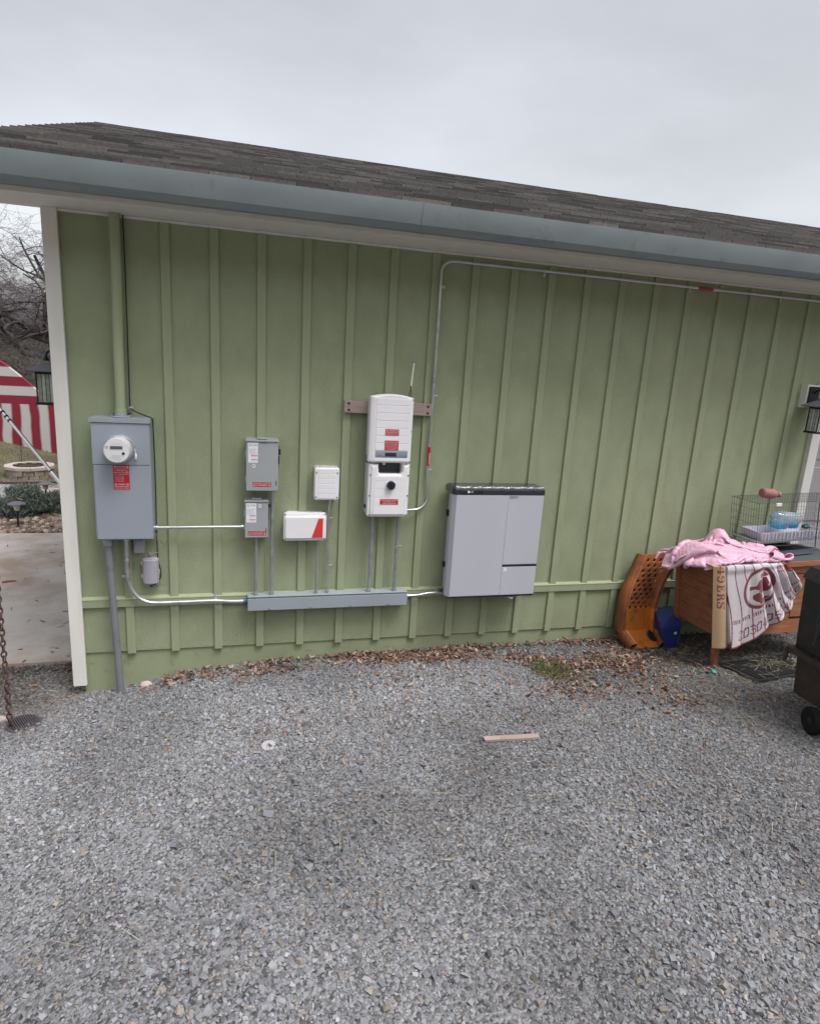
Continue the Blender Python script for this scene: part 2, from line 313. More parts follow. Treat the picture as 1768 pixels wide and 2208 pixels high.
def rotm(n, tilt=1.0):
    a = rng.uniform(0, 2*np.pi, n); b = rng.normal(0, .35*tilt, n); c = rng.normal(0, .35*tilt, n)
    ca, sa, cb, sb, cc, sc_ = np.cos(a), np.sin(a), np.cos(b), np.sin(b), np.cos(c), np.sin(c); o = np.zeros(n); i = np.ones(n)
    Rz = np.stack([np.stack([ca,-sa,o],1), np.stack([sa,ca,o],1), np.stack([o,o,i],1)], 1)
    Rx = np.stack([np.stack([i,o,o],1), np.stack([o,cb,-sb],1), np.stack([o,sb,cb],1)], 1)
    Ry = np.stack([np.stack([cc,o,sc_],1), np.stack([o,i,o],1), np.stack([-sc_,o,cc],1)], 1)
    return Rz @ Rx @ Ry
bm = bmesh.new(); bmesh.ops.create_icosphere(bm, subdivisions=1, radius=1); ICO_V = np.array([v.co[:] for v in bm.verts]); ICO_F = np.array([[v.index for v in f.verts] for f in bm.faces]); bm.free()
CUB_V = np.array([(-.75,-.75,-.7),(.75,-.75,-.7),(.75,.75,-.7),(-.75,.75,-.7),(-.6,-.6,.7),(.6,-.6,.7),(.6,.6,.7),(-.6,.6,.7)]); CUB_F = np.array([(0,3,2,1),(4,5,6,7),(0,1,5,4),(1,2,6,5),(2,3,7,6),(3,0,4,7)])
def vnoise(x, y, s, seed=0):
    r = np.random.default_rng(seed); o = np.zeros_like(x)
    for k in range(9):
        a = r.uniform(0, 2*np.pi); f = s*r.uniform(.5, 1.8); o += np.sin((x*np.cos(a)+y*np.sin(a))*f + r.uniform(0, 6.28))
    return o/3.2
MATQ = [(4.56,-.72),(4.60,-1.08),(5.10,-1.02),(5.35,-.62)]
def in_mat(x, y):
    o = np.ones_like(x, bool)
    for (ax, ay), (bx, by) in zip(MATQ, MATQ[1:]+MATQ[:1]): o &= ((bx-ax)*(y-ay)-(by-ay)*(x-ax)) > 0
    return o
def gravel():
    N = 165000
    # nearer the lens -> the same stones; candidates over the visible wedge
    x = rng.uniform(-2.4, 7.2, N*2); y = rng.uniform(-3.9, .5, N*2)
    ok = ~in_mat(x, y) & ~((y > .015) & (x > -.31)) & (y < .50+.16*rng.uniform(0,1,len(x))**3) & (np.abs(x-(.9+.28*(y+4.5))) < .62+.77*(y+4.75))
    x, y = x[ok][:N], y[ok][:N]
    dark = vnoise(x, y, 1.6, 3); bare = np.exp(-((x-1.15)/.35)**2-((y+.31)/.10)**2) + np.exp(-((x-4.5)/.7)**2-((y+.4)/.4)**2)*.75 + np.exp(-((x-3.15)/.16)**2-((y+.58)/.16)**2)*.8 + np.exp(-((x-3.9)/.16)**2-((y+1.36)/.10)**2)*.9
    keep = rng.uniform(0, 1, len(x)) > bare*.85 + .12*(dark > .6); x, y, dark = x[keep], y[keep], dark[keep]
    n = len(x); pk = vnoise(x, y, 2.6, 17); s = np.clip(rng.lognormal(math.log(.0051), .46, n)*(1-.18*np.clip(pk,-1,1)), .0026, .016)
    s = np.where(rng.uniform(0,1,n) < .004, s*1.9, s)
    scl = np.stack([s*rng.uniform(.85,1.5,n), s*rng.uniform(.7,1.1,n), s*rng.uniform(.4,.85,n)], 1)
    pos = np.stack([x, y, np.where(y > .50, -.287, g(x, y)) + s*rng.uniform(-.35,.6,n)], 1)
    pos[:,2] += np.where((y > .40) & (y <= .52), .014, 0)
    tv = CUB_V[None]*(1+rng.normal(0, .2, (n, 8, 3)))
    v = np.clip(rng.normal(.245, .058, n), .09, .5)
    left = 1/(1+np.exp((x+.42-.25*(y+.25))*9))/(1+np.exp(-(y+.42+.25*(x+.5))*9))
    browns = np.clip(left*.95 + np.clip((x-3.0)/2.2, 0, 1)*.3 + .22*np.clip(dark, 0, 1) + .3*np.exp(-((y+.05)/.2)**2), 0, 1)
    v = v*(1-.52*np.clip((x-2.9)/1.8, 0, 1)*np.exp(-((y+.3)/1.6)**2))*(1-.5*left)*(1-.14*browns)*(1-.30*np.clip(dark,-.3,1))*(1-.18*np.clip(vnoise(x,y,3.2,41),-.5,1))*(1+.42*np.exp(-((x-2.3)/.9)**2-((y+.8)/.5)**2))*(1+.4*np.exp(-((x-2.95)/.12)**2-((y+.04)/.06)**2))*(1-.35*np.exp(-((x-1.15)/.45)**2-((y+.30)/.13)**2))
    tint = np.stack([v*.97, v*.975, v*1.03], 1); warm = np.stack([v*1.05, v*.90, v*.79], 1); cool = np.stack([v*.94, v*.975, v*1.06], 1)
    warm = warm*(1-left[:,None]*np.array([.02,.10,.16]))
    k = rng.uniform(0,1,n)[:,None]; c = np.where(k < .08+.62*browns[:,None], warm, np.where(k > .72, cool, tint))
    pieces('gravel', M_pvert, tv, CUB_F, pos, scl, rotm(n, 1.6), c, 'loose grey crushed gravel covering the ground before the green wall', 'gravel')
gravel()
def leaves():
    tv = np.array([(-1,0,.12),(-.45,-.42,.0),(.4,-.36,.05),(1,0,.2),(.4,.36,.22),(-.45,.42,.16),(0,0,-.08)]); tf = np.array([(0,1,6),(1,2,6),(2,3,6),(3,4,6),(4,5,6),(5,0,6)])
    P = []
    def strip(n, x0, x1, d): x = rng.uniform(x0, x1, n); P.append(np.stack([x, -.012-np.abs(rng.normal(0, d, n))*(1+.35*np.sin(x*3+1))], 1))
    def blob(n, cx, cy, sx, sy): P.append(np.stack([rng.normal(cx, sx, n), rng.normal(cy, sy, n)], 1))
    strip(1500, .25, 1.2, .06); strip(2800, 1.1, 2.6, .065); strip(2200, 2.4, 4.35, .075); blob(900, 2.7, -.22, .5, .10)
    blob(420, 1.2, -.16, .25, .06); blob(700, 2.35, -.17, .3, .08); blob(500, 3.0, -.32, .2, .10); blob(1500, 3.72, -.53, .22, .13); blob(900, 3.55, -.68, .25, .14); blob(500, 3.95, -.45, .2, .12)
    blob(420, 3.1, -1.0, .25, .14); blob(420, 3.74, -1.10, .22, .10); blob(220, 2.05, -.47, .3, .10); blob(120, 1.3, -1.05, .4, .12); blob(220, .45, -.13, .2, .05); blob(350, 4.55, -.35, .3, .2); blob(350, 4.3, -1.2, .4, .2); blob(300, 2.8, -1.0, 1.5, .6); blob(200, -1.0, .2, .5, .2)
    p = np.concatenate(P); pch = vnoise(p[:,0], p[:,1]*1.6, 5.5, 29); p = p[(rng.uniform(0,1,len(p)) < .42+.55*pch) | (rng.uniform(0,1,len(p)) < .12)]
    ok = ~in_mat(p[:,0], p[:,1]) & ((p[:,1] < -.006) | (p[:,0] < -.32)) & (p[:,1] < .6); p = p[ok]; n = len(p)
    s = np.clip(rng.lognormal(math.log(.0165), .35, n), .008, .036); scl = np.stack([s, s*rng.uniform(.6,1,n), s*rng.uniform(.6,1.6,n)], 1)
    pos = np.stack([p[:,0], p[:,1], g(p[:,0], p[:,1])+rng.uniform(.004,.022,n)+.01*np.exp(-(p[:,1]/.1)**2)], 1)
    pal = np.array([(.20,.10,.065),(.25,.145,.105),(.31,.21,.16),(.14,.075,.055),(.23,.115,.07),(.36,.27,.21),(.11,.07,.055),(.17,.12,.10)])
    c = pal[rng.integers(0, len(pal), n)]*rng.uniform(.75,1.25,(n,1))
    pieces('leaf_litter', M_leaf, tv, tf, pos, scl, rotm(n, 1.5), c, 'drift of dry brown oak leaves along the foot of the wall', 'leaves')
leaves()
def straw():
    tv = np.array([(-1,-.02,0),(1,-.02,.06),(1,.02,.06),(-1,.02,0)]); tf = np.array([(0,1,2,3)])
    P = [np.stack([rng.normal(4.75,.5,620), rng.normal(-.5,.25,620)],1), np.stack([rng.normal(4.98,.16,170), rng.normal(-.86,.08,170)],1), np.stack([rng.uniform(3.9,4.9,260), rng.uniform(-1.7,-.8,260)],1), np.stack([rng.uniform(0,4,130), rng.uniform(-2.6,-.1,130)],1)]
    p = np.concatenate(P); p = p[p[:,1] < -.02]; p = p[~in_mat(p[:,0], p[:,1]) | (rng.uniform(0,1,len(p)) < .3)]; n = len(p); lift = np.where(in_mat(p[:,0], p[:,1]), .022, 0)
    s = rng.uniform(.02,.07,n); scl = np.stack([s, np.full(n,.05), s], 1); pos = np.stack([p[:,0], p[:,1], g(p[:,0],p[:,1])+lift+rng.uniform(.010,.026,n)], 1)
    c = np.array([(.42,.36,.22),(.33,.27,.15),(.25,.2,.11),(.5,.45,.32)])[rng.integers(0,4,n)]
    pieces('straw', M_straw, tv, tf, pos, scl, rotm(n,.3), c, 'scattered pale straw lying around and under the wooden hutch', 'straw')
straw()
def blades(name, n, cx, cy, sx, sy, h, pal, label):
    tv = np.array([(-.5,0,0),(.5,0,0),(.12,.25,.6),(-.25,.5,1.0)]); tf = np.array([(0,1,2),(0,2,3)])
    x = rng.normal(cx,sx,n) if sx < 1.5 else rng.uniform(cx-sx,cx+sx,n); y = rng.normal(cy,sy,n) if sx < 1.5 else rng.uniform(cy-sy,cy+sy,n); hh = rng.uniform(.5,1.3,n)*h
    pieces(name, M_straw, tv, tf, np.stack([x,y,g(x,y)],1), np.stack([np.full(n,.12)*hh, hh*.6, hh],1), rotm(n,.6), np.array(pal)[rng.integers(0,len(pal),n)], label, 'grass')
blades('grass', 2600, 3.15, -.58, .085, .10, .032, [(.10,.15,.035),(.14,.18,.05),(.2,.19,.08),(.12,.13,.05)], 'small sprig of green grass growing in the gravel below the battery')
blades('lawn_grass', 9000, -4.6, 10.2, 2.6, 2.1, .06, [(.13,.15,.05),(.18,.16,.08),(.16,.11,.07),(.1,.075,.05)], 'thin green and brown turf rising toward the striped panel')

# ---------------------------------------------------------------- house
S = .3048; XR = 5.78; ZT = 2.985; SY = .018
house = thing('house', 'sage green board and batten house wall with cream corner trim and eave', 'house', (0, .1, -.3))
NB = 19
edges = [-.30] + [i*S+.028 for i in range(NB)] + [XR+.02]
for a, b in zip(edges[:-1], edges[1:]):
    obj('siding_board', MB().box(a+.0006, b-.0006, SY+random.uniform(-.0006,.0006), SY+.03, .39, ZT), M_side, house)
    obj('siding_board', MB().box(a+.0006, b-.0006, SY+random.uniform(-.0006,.0006), SY+.03, .008, .39), M_side, house)
for i in range(NB):
    x = i*S; j = random.uniform(-.001, .001)
    obj('batten', MB().bev(x+j, x+.057+j, 0, SY+.004, .424, ZT, .0022), M_batt, house)
    obj('batten', MB().bev(x-j, x+.057-j, 0, SY+.004, -.006+random.uniform(-.004,.004), .363, .0022), M_batt, house)
for i in range(NB):
    for z_ in (.5,.9,1.3,1.7,2.1,2.5,2.9,.05,.3):
        obj('nail_head', MB().lathe((i*S+.0285+random.uniform(-.004,.004), .0004, z_+random.uniform(-.03,.03)),(0,-1,0),[(.0042,0),(.0038,.0014),(0,.0016)],7), M_batt, house)
obj('belly_band', MB().prism([(-.279,.364),(XR,.364),(XR,.420),(-.279,.420)], -.007, SY+.002), M_batt, house)
obj('band_flashing', MB().loft([[(-.279,-.009,.418),(-.279,-.009,.424),(-.279,SY+.001,.440),(-.279,SY+.001,.43)], [(XR,-.009,.418),(XR,-.009,.424),(XR,SY+.001,.440),(XR,SY+.001,.43)]]), M_batt, house)
obj('foundation', MB().box(-.302, XR+.02, .03, .25, -.9, .012), M_found, house)
obj('corner_board', MB().bev(-.368, -.2795, -.022, .004, -.232, ZT, .003), M_cream, house)
obj('corner_board', MB().bev(-.366, -.335, .005, .105, -.232, ZT, .003), M_cream, house)
obj('side_wall', MB().box(-.332, -.302, .06, 7.5, -.7, ZT), M_side, house)
obj('back_wall', MB().box(-.30, 12, 7.4, 7.5, -.7, ZT), M_side, house)
# doorway at the right end
obj('door_casing', MB().bev(XR, XR+.095, -.028, .06, -.3, 2.16, .003), M_white, house)
obj('door_casing', MB().bev(XR, 8.3, -.030, .06, 2.161, 2.26, .003), M_white, house)
obj('upper_wall', MB().box(XR+.021, 12, SY, SY+.03, 2.2, ZT), M_side, house)
dr = obj('garage_door', MB().box(XR+.09, 8.3, .075, .12, -.3, 2.17), M_door, house)
for k in range(4): obj('door_panel', MB().bev(XR+.14, 8.2, .066, .076, -.22+k*.59, .30+k*.59, .006), M_door, dr)
# eave
obj('soffit', MB().box(-.78, 12, -.445, .05, ZT, ZT+.018), M_cream, house)
obj('frieze_moulding', MB().bev(-.279, 12, -.012, SY+.002, ZT-.014, ZT-.001, .003), M_cream, house)
obj('fascia', MB().box(-.78, 12, -.47, -.4455, ZT-.022, ZT+.16), M_cream, house)
gp = [(-.4725,.155),(-.4725,0),(-.545,-.004),(-.575,.03),(-.595,.095),(-.6,.15),(-.588,.152),(-.582,.1),(-.565,.04),(-.54,.008),(-.48,.012),(-.48,.155)]
obj('gutter', MB().loft([[(-.80,y,ZT+.005+z) for y,z in gp], [(12,y,ZT+.005+z) for y,z in gp]]), M_gutter, house, smooth=20)
for x_ in (1.9,5.0,8.1): obj('gutter_joint', MB().loft([[(x_-.02,y-.0025 if y < -.5 else y,ZT+.0035+z*1.01) for y,z in gp[1:6]]+[(x_-.02,-.5,ZT+.06)], [(x_+.02,y-.0025 if y < -.5 else y,ZT+.0035+z*1.01) for y,z in gp[1:6]]+[(x_+.02,-.5,ZT+.06)]]), M_gutter, house, smooth=20)
obj('gutter_end_cap', MB().loft([[(-.803,y,ZT+.005+z) for y,z in gp[:6]], [(-.8005,y,ZT+.005+z) for y,z in gp[:6]]]), M_gutter, house)
for k in range(17): obj('gutter_hanger', MB().box(-.6+k*.61,-.58+k*.61,-.592,-.474,ZT+.148,ZT+.154), M_emt, house)
obj('drip_edge', MB().hexa([(-.81,-.556,ZT+.158),(12,-.556,ZT+.158),(12,-.48,ZT+.166),(-.81,-.48,ZT+.166),(-.81,-.556,ZT+.162),(12,-.556,ZT+.162),(12,-.48,ZT+.17),(-.81,-.48,ZT+.17)]), M_cream, house)
obj('rake_board', MB().add([(-.80,-.47,ZT),(-.78,-.47,ZT),(-.78,4.2,ZT+1.52),(-.80,4.2,ZT+1.52),(-.80,-.47,ZT+.16),(-.78,-.47,ZT+.16),(-.78,4.2,ZT+1.68),(-.80,4.2,ZT+1.68)], [(0,1,2,3),(4,7,6,5),(0,4,5,1),(1,5,6,2),(2,6,7,3),(3,7,4,0)]), M_cream, house)
for k in range(26):                                   # shingle courses up the roof
    y0 = -.54+k*.183; z0 = ZT+.165+k*.0595
    mb = MB(); x = -.83
    while x < 12:
        wd = random.uniform(.22,.36); dz = random.uniform(0,.004)
        mb.hexa([(x,y0,z0+.004),(x+wd-.004,y0,z0+.004),(x+wd-.004,y0+.22,z0+.0665),(x,y0+.22,z0+.0665),(x,y0,z0+.024+dz),(x+wd-.004,y0,z0+.024+dz),(x+wd-.004,y0+.22,z0+.0715),(x,y0+.22,z0+.0715)]); x += wd
    so2 = obj('shingle_course', mb, M_shing, house, 0); so2.data.materials.append(M_shing2); so2.data.materials.append(M_shing3)
    for q in range(len(so2.data.polygons)//6):
        mi = random.choice((0,0,1,2))
        for f_ in range(6): so2.data.polygons[q*6+f_].material_index = mi
obj('roof_deck', MB().add([(-.8,-.5,ZT+.155),(12,-.5,ZT+.155),(12,4.22,ZT+1.69),(-.8,4.22,ZT+1.69),(12,9,ZT+.1),(-.8,9,ZT+.1)], [(0,1,2,3),(3,2,4,5)]), M_shing, house, 0)

# ---------------------------------------------------------------- wall fixtures
def screw(x, z, y, r, parent, mat=None, name='screw'):
    mb = MB().lathe((x,y,z), (0,-1,0), [(r*1.25,-.001),(r*1.25,.0012),(r,.003),(r*.5,.0036),(r*.45,.0015),(0,.0015)], 10)
    return obj(name, mb, mat or M_steel, parent)
def strap(p, axis, r, parent, side=1):        # one-hole strap round a conduit, ear on one side
    x, y, z = p; mb = MB()
    if axis == 'z':
        mb.lathe((x,y,z-.008),(0,0,1),[(r+.0005,0),(r+.0022,0),(r+.0022,.016),(r+.0005,.016)],14)
        mb.bev(*(sorted((x+side*r, x+side*(r+.026)))), y+r-.006, y+r-.002, z-.009, z+.009, .001)
    else:
        mb.lathe((x-.008,y,z),(1,0,0),[(r+.0005,0),(r+.0022,0),(r+.0022,.016),(r+.0005,.016)],14)
        mb.bev(x-.009, x+.009, y+r-.006, y+r-.002, *(sorted((z+side*r, z+side*(r+.026)))), .001)
    o = obj('strap', mb, M_emt, parent)
    if axis == 'z': screw(x+side*(r+.017), z, y+r-.006, .004, o)
    else: screw(x, z+side*(r+.017), y+r-.006, .004, o)
    return o
def coupling(p, d, r, parent, ln=.03, name='coupling', mat=None):
    return obj(name, MB().lathe(Vector(p)-Vector(d).normalized()*ln/2, d, [(r,0),(r*1.28,.001),(r*1.28,ln*.3),(r*1.42,ln*.32),(r*1.42,ln*.68),(r*1.28,ln*.7),(r*1.28,ln-.001),(r,ln)], 12), mat or M_emt, parent)
def smooth_path(pts, sub=6):
    P = [Vector(p) for p in pts]; out = []
    for i in range(len(P)-1):
        p0 = P[max(i-1,0)]; p1 = P[i]; p2 = P[i+1]; p3 = P[min(i+2,len(P)-1)]
        for k in range(sub):
            t = k/sub; out.append(.5*((2*p1)+(p2-p0)*t+(2*p0-5*p1+4*p2-p3)*t*t+(3*p1-p0-3*p2+p3)*t**3))
    out.append(P[-1]); return [tuple(q) for q in out]
def sticker(name, x0, x1, z0, z1, y, mat, parent, lines=(), tmat=None, tris=(), border=False):
    s = obj(name, MB().box(x0, x1, y, y+.0012, z0, z1), mat, parent)
    mb = text_mb(lines, y-.0006) if lines else MB()
    for t in tris: tri_mb(mb, t[0], t[1], t[2], y-.0006)
    if mb.v: obj('lettering', mb, tmat or M_wtxt, s, 0)
    return s

# 1. main service panel with meter
PY = -.15
pn = thing('meter_panel', 'tall blue-grey steel service panel with round electric meter and red sticker', 'electrical panel', (.045, 0, .9))
obj('cabinet', MB().bev(-.131, .224, PY+.006, SY, .906, 1.700, .004), M_grey, pn)
obj('rain_lid', MB().prism([(-.138,1.702),(.231,1.702),(.231,1.728),(-.138,1.728)], PY-.012, SY), M_grey, pn)
obj('upper_cover', MB().bev(-.129, .222, PY-.004, PY+.005, 1.4235, 1.700, .003), M_grey, pn)
obj('lower_cover', MB().bev(-.125, .2185, PY-.0015, PY+.005, .912, 1.4215, .003), M_grey, pn)
for x, z in ((-.128,1.30),(-.128,1.02)): obj('hinge', MB().bev(x-.009, x, PY+.03, PY+.05, z-.03, z+.03, .002), M_grey, pn)
for z in (1.47,1.36,.96): screw(.2265, z, PY+.02, .005, pn)
mc = Vector((.040, PY-.004, 1.533))
mt_ = obj('meter_ring', MB().lathe(mc, (0,-1,0), [(.094,-.002),(.094,.006),(.090,.014),(.0865,.018),(.0865,.026),(.089,.03),(.089,.036),(.083,.038)], 40), M_emt, pn)
obj('meter_body', MB().lathe(mc, (0,-1,0), [(.083,.02),(.083,.06),(.081,.09),(.079,.108),(.0765,.113),(.0,.113)], 40), M_meter, mt_)
fy = mc.y-.1136
obj('meter_face', MB().lathe((mc.x, fy, mc.z), (0,-1,0), [(.0725,0),(.0725,.0008),(0,.0008)], 40), M_mface, mt_)
obj('meter_display', MB().bev(mc.x-.036, mc.x+.036, fy-.0035, fy-.0009, mc.z+.012, mc.z+.032, .001), M_lcd, mt_)
obj('meter_display_frame', MB().box(mc.x-.040, mc.x+.040, fy-.0022, fy-.0008, mc.z+.0085, mc.z+.0355), M_meter, mt_)
obj('meter_port', MB().lathe((mc.x+.040, fy-.0009, mc.z-.016), (0,-1,0), [(.009,0),(.009,.002),(0,.002)], 12), M_black, mt_)
obj('meter_port', MB().lathe((mc.x-.056, fy-.0009, mc.z+.024), (0,-1,0), [(.010,0),(.010,.0015),(0,.0015)], 12), M_gtxt, mt_)
fp_ = MB()
for dx, dz, wd in ((0,.045,.05),(0,-.028,.058),(.004,-.036,.075),(-.01,-.044,.07),(.0,-.051,.06),(.002,-.058,.04)): fp_.box(mc.x+dx-wd/2, mc.x+dx+wd/2, fy-.0014, fy-.0010, mc.z+dz-.0012, mc.z+dz+.0012)
obj('fine_print', fp_, M_gtxt, mt_, 0)['kind'] = 'stuff'
obj('meter_seal', MB().tube([(.131,PY-.02,1.535),(.136,PY-.024,1.52),(.138,PY-.022,1.50)], .0022, 6).bev(.132,.144,PY-.026,PY-.018,1.465,1.502,.002), M_label, mt_)
sy = PY-.0030
sticker('warning_sticker', -.008, .091, 1.256, 1.421, sy, M_red, pn,
  [('WARNING', .0415, 1.4125, .055, .0075), ('INVERTER OUTPUT CONNECTION', .0415, 1.402, .09, .005), ('DO NOT RELOCATE', .0415, 1.393, .06, .005), ('THIS OVERCURRENT DEVICE', .0415, 1.384, .09, .005),
   ('PHOTOVOLTAIC SYSTEM', .0415, 1.372, .088, .006), ('AC SYSTEM SPECIFICATIONS', .0415, 1.361, .09, .005),
   ('MAX AC OUTPUT CURRENT', .028, 1.349, .056, .004), ('OPERATING AC VOLTAGE', .030, 1.340, .052, .004), ('OPERATING AC POWER', .032, 1.331, .048, .004), ('MAXIMUM SYSTEM VOLTAGE', .028, 1.322, .056, .004), ('SHORT CIRCUIT CURRENT', .031, 1.313, .05, .004),
   ('WARNING', .0415, 1.2935, .052, .009), ('DUAL POWER SUPPLY', .0415, 1.279, .088, .008), ('SOURCES: UTILITY GRID AND', .0415, 1.2685, .088, .004), ('PV SOLAR ELECTRIC SYSTEM', .0415, 1.261, .088, .004)], None,
  ((.005,1.413,.006),(.079,1.413,.006),(.005,1.2935,.007),(.079,1.2935,.007)))
obj('hub', MB().rbox(-.01, .10, 1.729, 1.737, -.01, -.115, .02, .004).lathe((.0395,-.062,1.736),(0,0,1),[(.042,0),(.042,.012),(.036,.014),(.036,.026),(.033,.028)],24), M_grey, pn)

ms = thing('service_mast', 'thick vertical pipe painted wall green rising from the meter panel', 'pipe', (.045, -.05, 1.76))
obj('pipe', MB().tube([(.0395,-.062,1.752),(.042,-.058,2.2),(.050,-.05,2.66),(.050,-.05,2.984)], .0315, 20), M_batt, ms)
obj('pipe_coupling', MB().lathe((.0395,-.062,1.75),(0,0,1),[(.033,0),(.0355,.002),(.0355,.03),(.033,.032)],20), M_batt, ms)
cb = thing('coax_cable', 'thin black cable running down beside the green pipe and grey panel', 'cable', (.09, -.01, .6))
obj('cable_jacket', MB().tube(smooth_path([(.094,-.012,2.984),(.094,-.012,2.6),(.091,-.012,2.2),(.089,-.012,1.83),(.089,-.014,1.79),(.13,-.04,1.765),(.20,-.075,1.742),(.2335,-.085,1.728),(.2355,-.06,1.66),(.2345,-.03,1.3),(.2305,-.02,1.0),(.2295,-.012,.85),(.231,-.012,.72),(.246,-.012,.64),(.243,-.014,.58),(.20,-.02,.53)], 6), .0042, 8), M_cable, cb)
obj('clip', MB().bev(.078,.108,-.02,-.004,1.782,1.796,.003), M_emt, cb)
pv = thing('pvc_conduit', 'thick grey plastic pipe leaning from the panel bottom into the gravel', 'pipe', (-.05, -.05, -.3))
obj('pipe', MB().tube([(-.0755,-.078,.865),(-.074,-.072,.7),(-.067,-.062,.388),(-.050,-.05,-.246),(-.047,-.05,-.36)], .0245, 20), M_pvc, pv)
obj('pipe_collar', MB().lathe((-.0765,-.078,.85),(0,0,1),[(.0245,0),(.032,.002),(.032,.03),(.036,.032),(.036,.052)],20), M_rigid, pv)
e1 = thing('bent_conduit', 'shiny steel conduit curving from the panel bottom along to the long grey box', 'conduit', (.04, -.05, .4))
obj('tube', MB().tube(smooth_path([(.039,-.068,.90),(.037,-.062,.8),(.033,-.052,.7),(.033,-.046,.611),(.052,-.046,.522),(.096,-.046,.449),(.158,-.046,.411),(.225,-.046,.402),(.4,-.046,.401),(.60,-.046,.403),(.66,-.05,.401),(.74,-.058,.397),(.85,-.058,.397)], 5), .0148, 16), M_emt, e1)
coupling((.0345,-.056,.735), (0,-.1,1), .0148, e1, .03); coupling((.039,-.068,.892), (0,-.05,1), .0152, e1, .03)
strap((.033,-.046,.605), 'z', .0148, e1, -1); strap((.622,-.047,.403), 'x', .0148, e1, 1)
coupling((.838,-.058,.397), (1,0,0), .016, e1, .034, 'blue_connector', pm('blue_connector', (.05,.11,.2), .4))
obj('tape', MB().lathe((.033,-.046,.63),(0,0,1),[(.0149,0),(.0153,.001),(.0153,.03),(.0149,.031)],14).add([],[]), pm('pink_tag', (.55,.35,.36), .5, var=.4, vs_=60), e1)
e2 = thing('horizontal_conduit', 'straight shiny steel conduit from the meter panel to the lower disconnect', 'conduit', (.22, -.06, .97))
obj('tube', MB().tube([(.22,-.06,.968),(.84,-.06,.971)], .0115, 14), M_emt, e2)
coupling((.234,-.06,.968), (1,0,0), .0125, e2, .028); coupling((.822,-.06,.971), (1,0,0), .0125, e2, .028)
M_tel = pm('faded_grey_plastic', (.37,.355,.405), .5, var=.04)
sp = thing('blank_cover_box', 'small flat grey box just below the meter panel', 'junction box', (.113, 0, .77))
obj('box', MB().bev(.078,.148,-.034,SY,.774,.872,.003), M_tel, sp); screw(.122,.866,-.036,.004,sp)
tb = thing('telecom_box', 'small rounded grey plastic utility box with hinges under the meter panel', 'utility box', (.183, 0, .53))
obj('back_plate', MB().rbox(.140,.230,.526,.735,SY,-.014,.006,.002), M_tel, tb)
obj('cover', MB().loft([rr(.131,.236,.546,.737,-.014,.012), rr(.131,.236,.546,.737,-.034,.012), rr(.135,.232,.55,.733,-.04,.012)], True, True), M_tel, tb)
lid_ = MB()
lid_.loft([[(.142+.086*k/10, -.040-.018*math.sin(math.pi*(.12+.76*k/10))-(0 if z < .7 else -.0), z) for k in range(11)] for z in (.553,.557,.712,.722)], False, False, False)
lid_.loft([[(.142+.086*k/10, -.040-.018*math.sin(math.pi*(.12+.76*k/10)), .722) for k in range(11)], [(.142+.086*k/10, -.039, .728) for k in range(11)]], False, False, False)
obj('cover_bulge', lid_, M_tel, tb)
for z in (.60,.70): obj('hinge', MB().bev(.119,.132,-.03,-.018,z-.016,z+.016,.002), M_tel, tb)
obj('latch', MB().bev(.235,.243,-.034,-.018,.62,.65,.002), M_tel, tb)
obj('hanging_tab', MB().bev(.171,.191,-.004,SY,.736,.766,.002), M_tel, tb); screw(.181,.754,-.004,.004,tb)
obj('grommet', MB().lathe((.183,-.015,.527),(0,0,-1),[(.008,0),(.008,.012),(0,.012)],10), M_black, tb)
wi = thing('loop_wire', 'thin pale wire looping from the meter panel into the small grey box', 'wire', (.2, -.02, .72))
obj('strand', MB().tube(smooth_path([(.229,-.02,.92),(.236,-.018,.862),(.259,-.014,.81),(.247,-.012,.776),(.213,-.022,.773),(.178,-.012,.759),(.146,-.012,.737),(.133,-.02,.722)], 6), .0017, 6), M_wire, wi)

# 2. disconnect switches
def disconnect(name, label, x0, x1, z0, z1, yf, main):
    d = thing(name, label, 'switch box', ((x0+x1)/2, 0, z0))
    obj('enclosure', MB().bev(x0+.006, x1-.004, yf+.012, SY, z0+.004, z1, .003), M_grey2, d)
    obj('door', MB().bev(x0, x1, yf, yf+.011, z0, z1-.004, .003), M_grey2, d)
    obj('rain_lip', MB().hexa([(x0-.004,yf-.006,z1-.002),(x1+.003,yf-.006,z1-.002),(x1,SY,z1+.004),(x0,SY,z1+.004),(x0-.004,yf-.006,z1+.004),(x1+.003,yf-.006,z1+.004),(x1,SY,z1+.010),(x0,SY,z1+.010)]), M_grey2, d)
    xm = (x0+x1)/2
    obj('hub_plate', MB().rbox(xm-.035, xm+.035, z1+.008, z1+.018, -.02, -.085, .004, .003), M_grey2, d)
    for z in (z0+.08, z1-.09): obj('hinge', MB().lathe((x0-.002,yf+.012,z-.022),(0,0,1),[(0,0),(.005,0),(.005,.044),(0,.044)],8), M_grey2, d)
    lx = x1+.009
    hm = obj('handle_plate', MB().bev(x1-.003, x1+.004, yf+.02, yf+.06, z1-.19 if main else z1-.14, z1-.03, .001), M_black, d)
    h1 = (1.549,1.502,1.438) if main else (z1-.025, z1-.052, z1-.115)
    obj('lever', MB().bev(x1+.003, x1+.017, yf+.018, yf+.034, h1[1], h1[0], .004), M_black, hm)
    obj('lever_arm', MB().bev(x1+.003, x1+.010, yf+.022, yf+.030, h1[2], h1[1]-.002, .002), M_black if main else M_steel, hm)
    screw(lx-.0, h1[1], yf+.020, .005, hm)
    obj('latch', MB().bev(x1-.016, x1-.008, yf-.006, yf+.001, z0+.045, z0+.075, .002), M_steel, d)
    return d
d1 = disconnect('ac_disconnect', 'larger grey switch box marked MAIN in pen with black side lever', .841, 1.060, 1.249, 1.602, -.12, True)
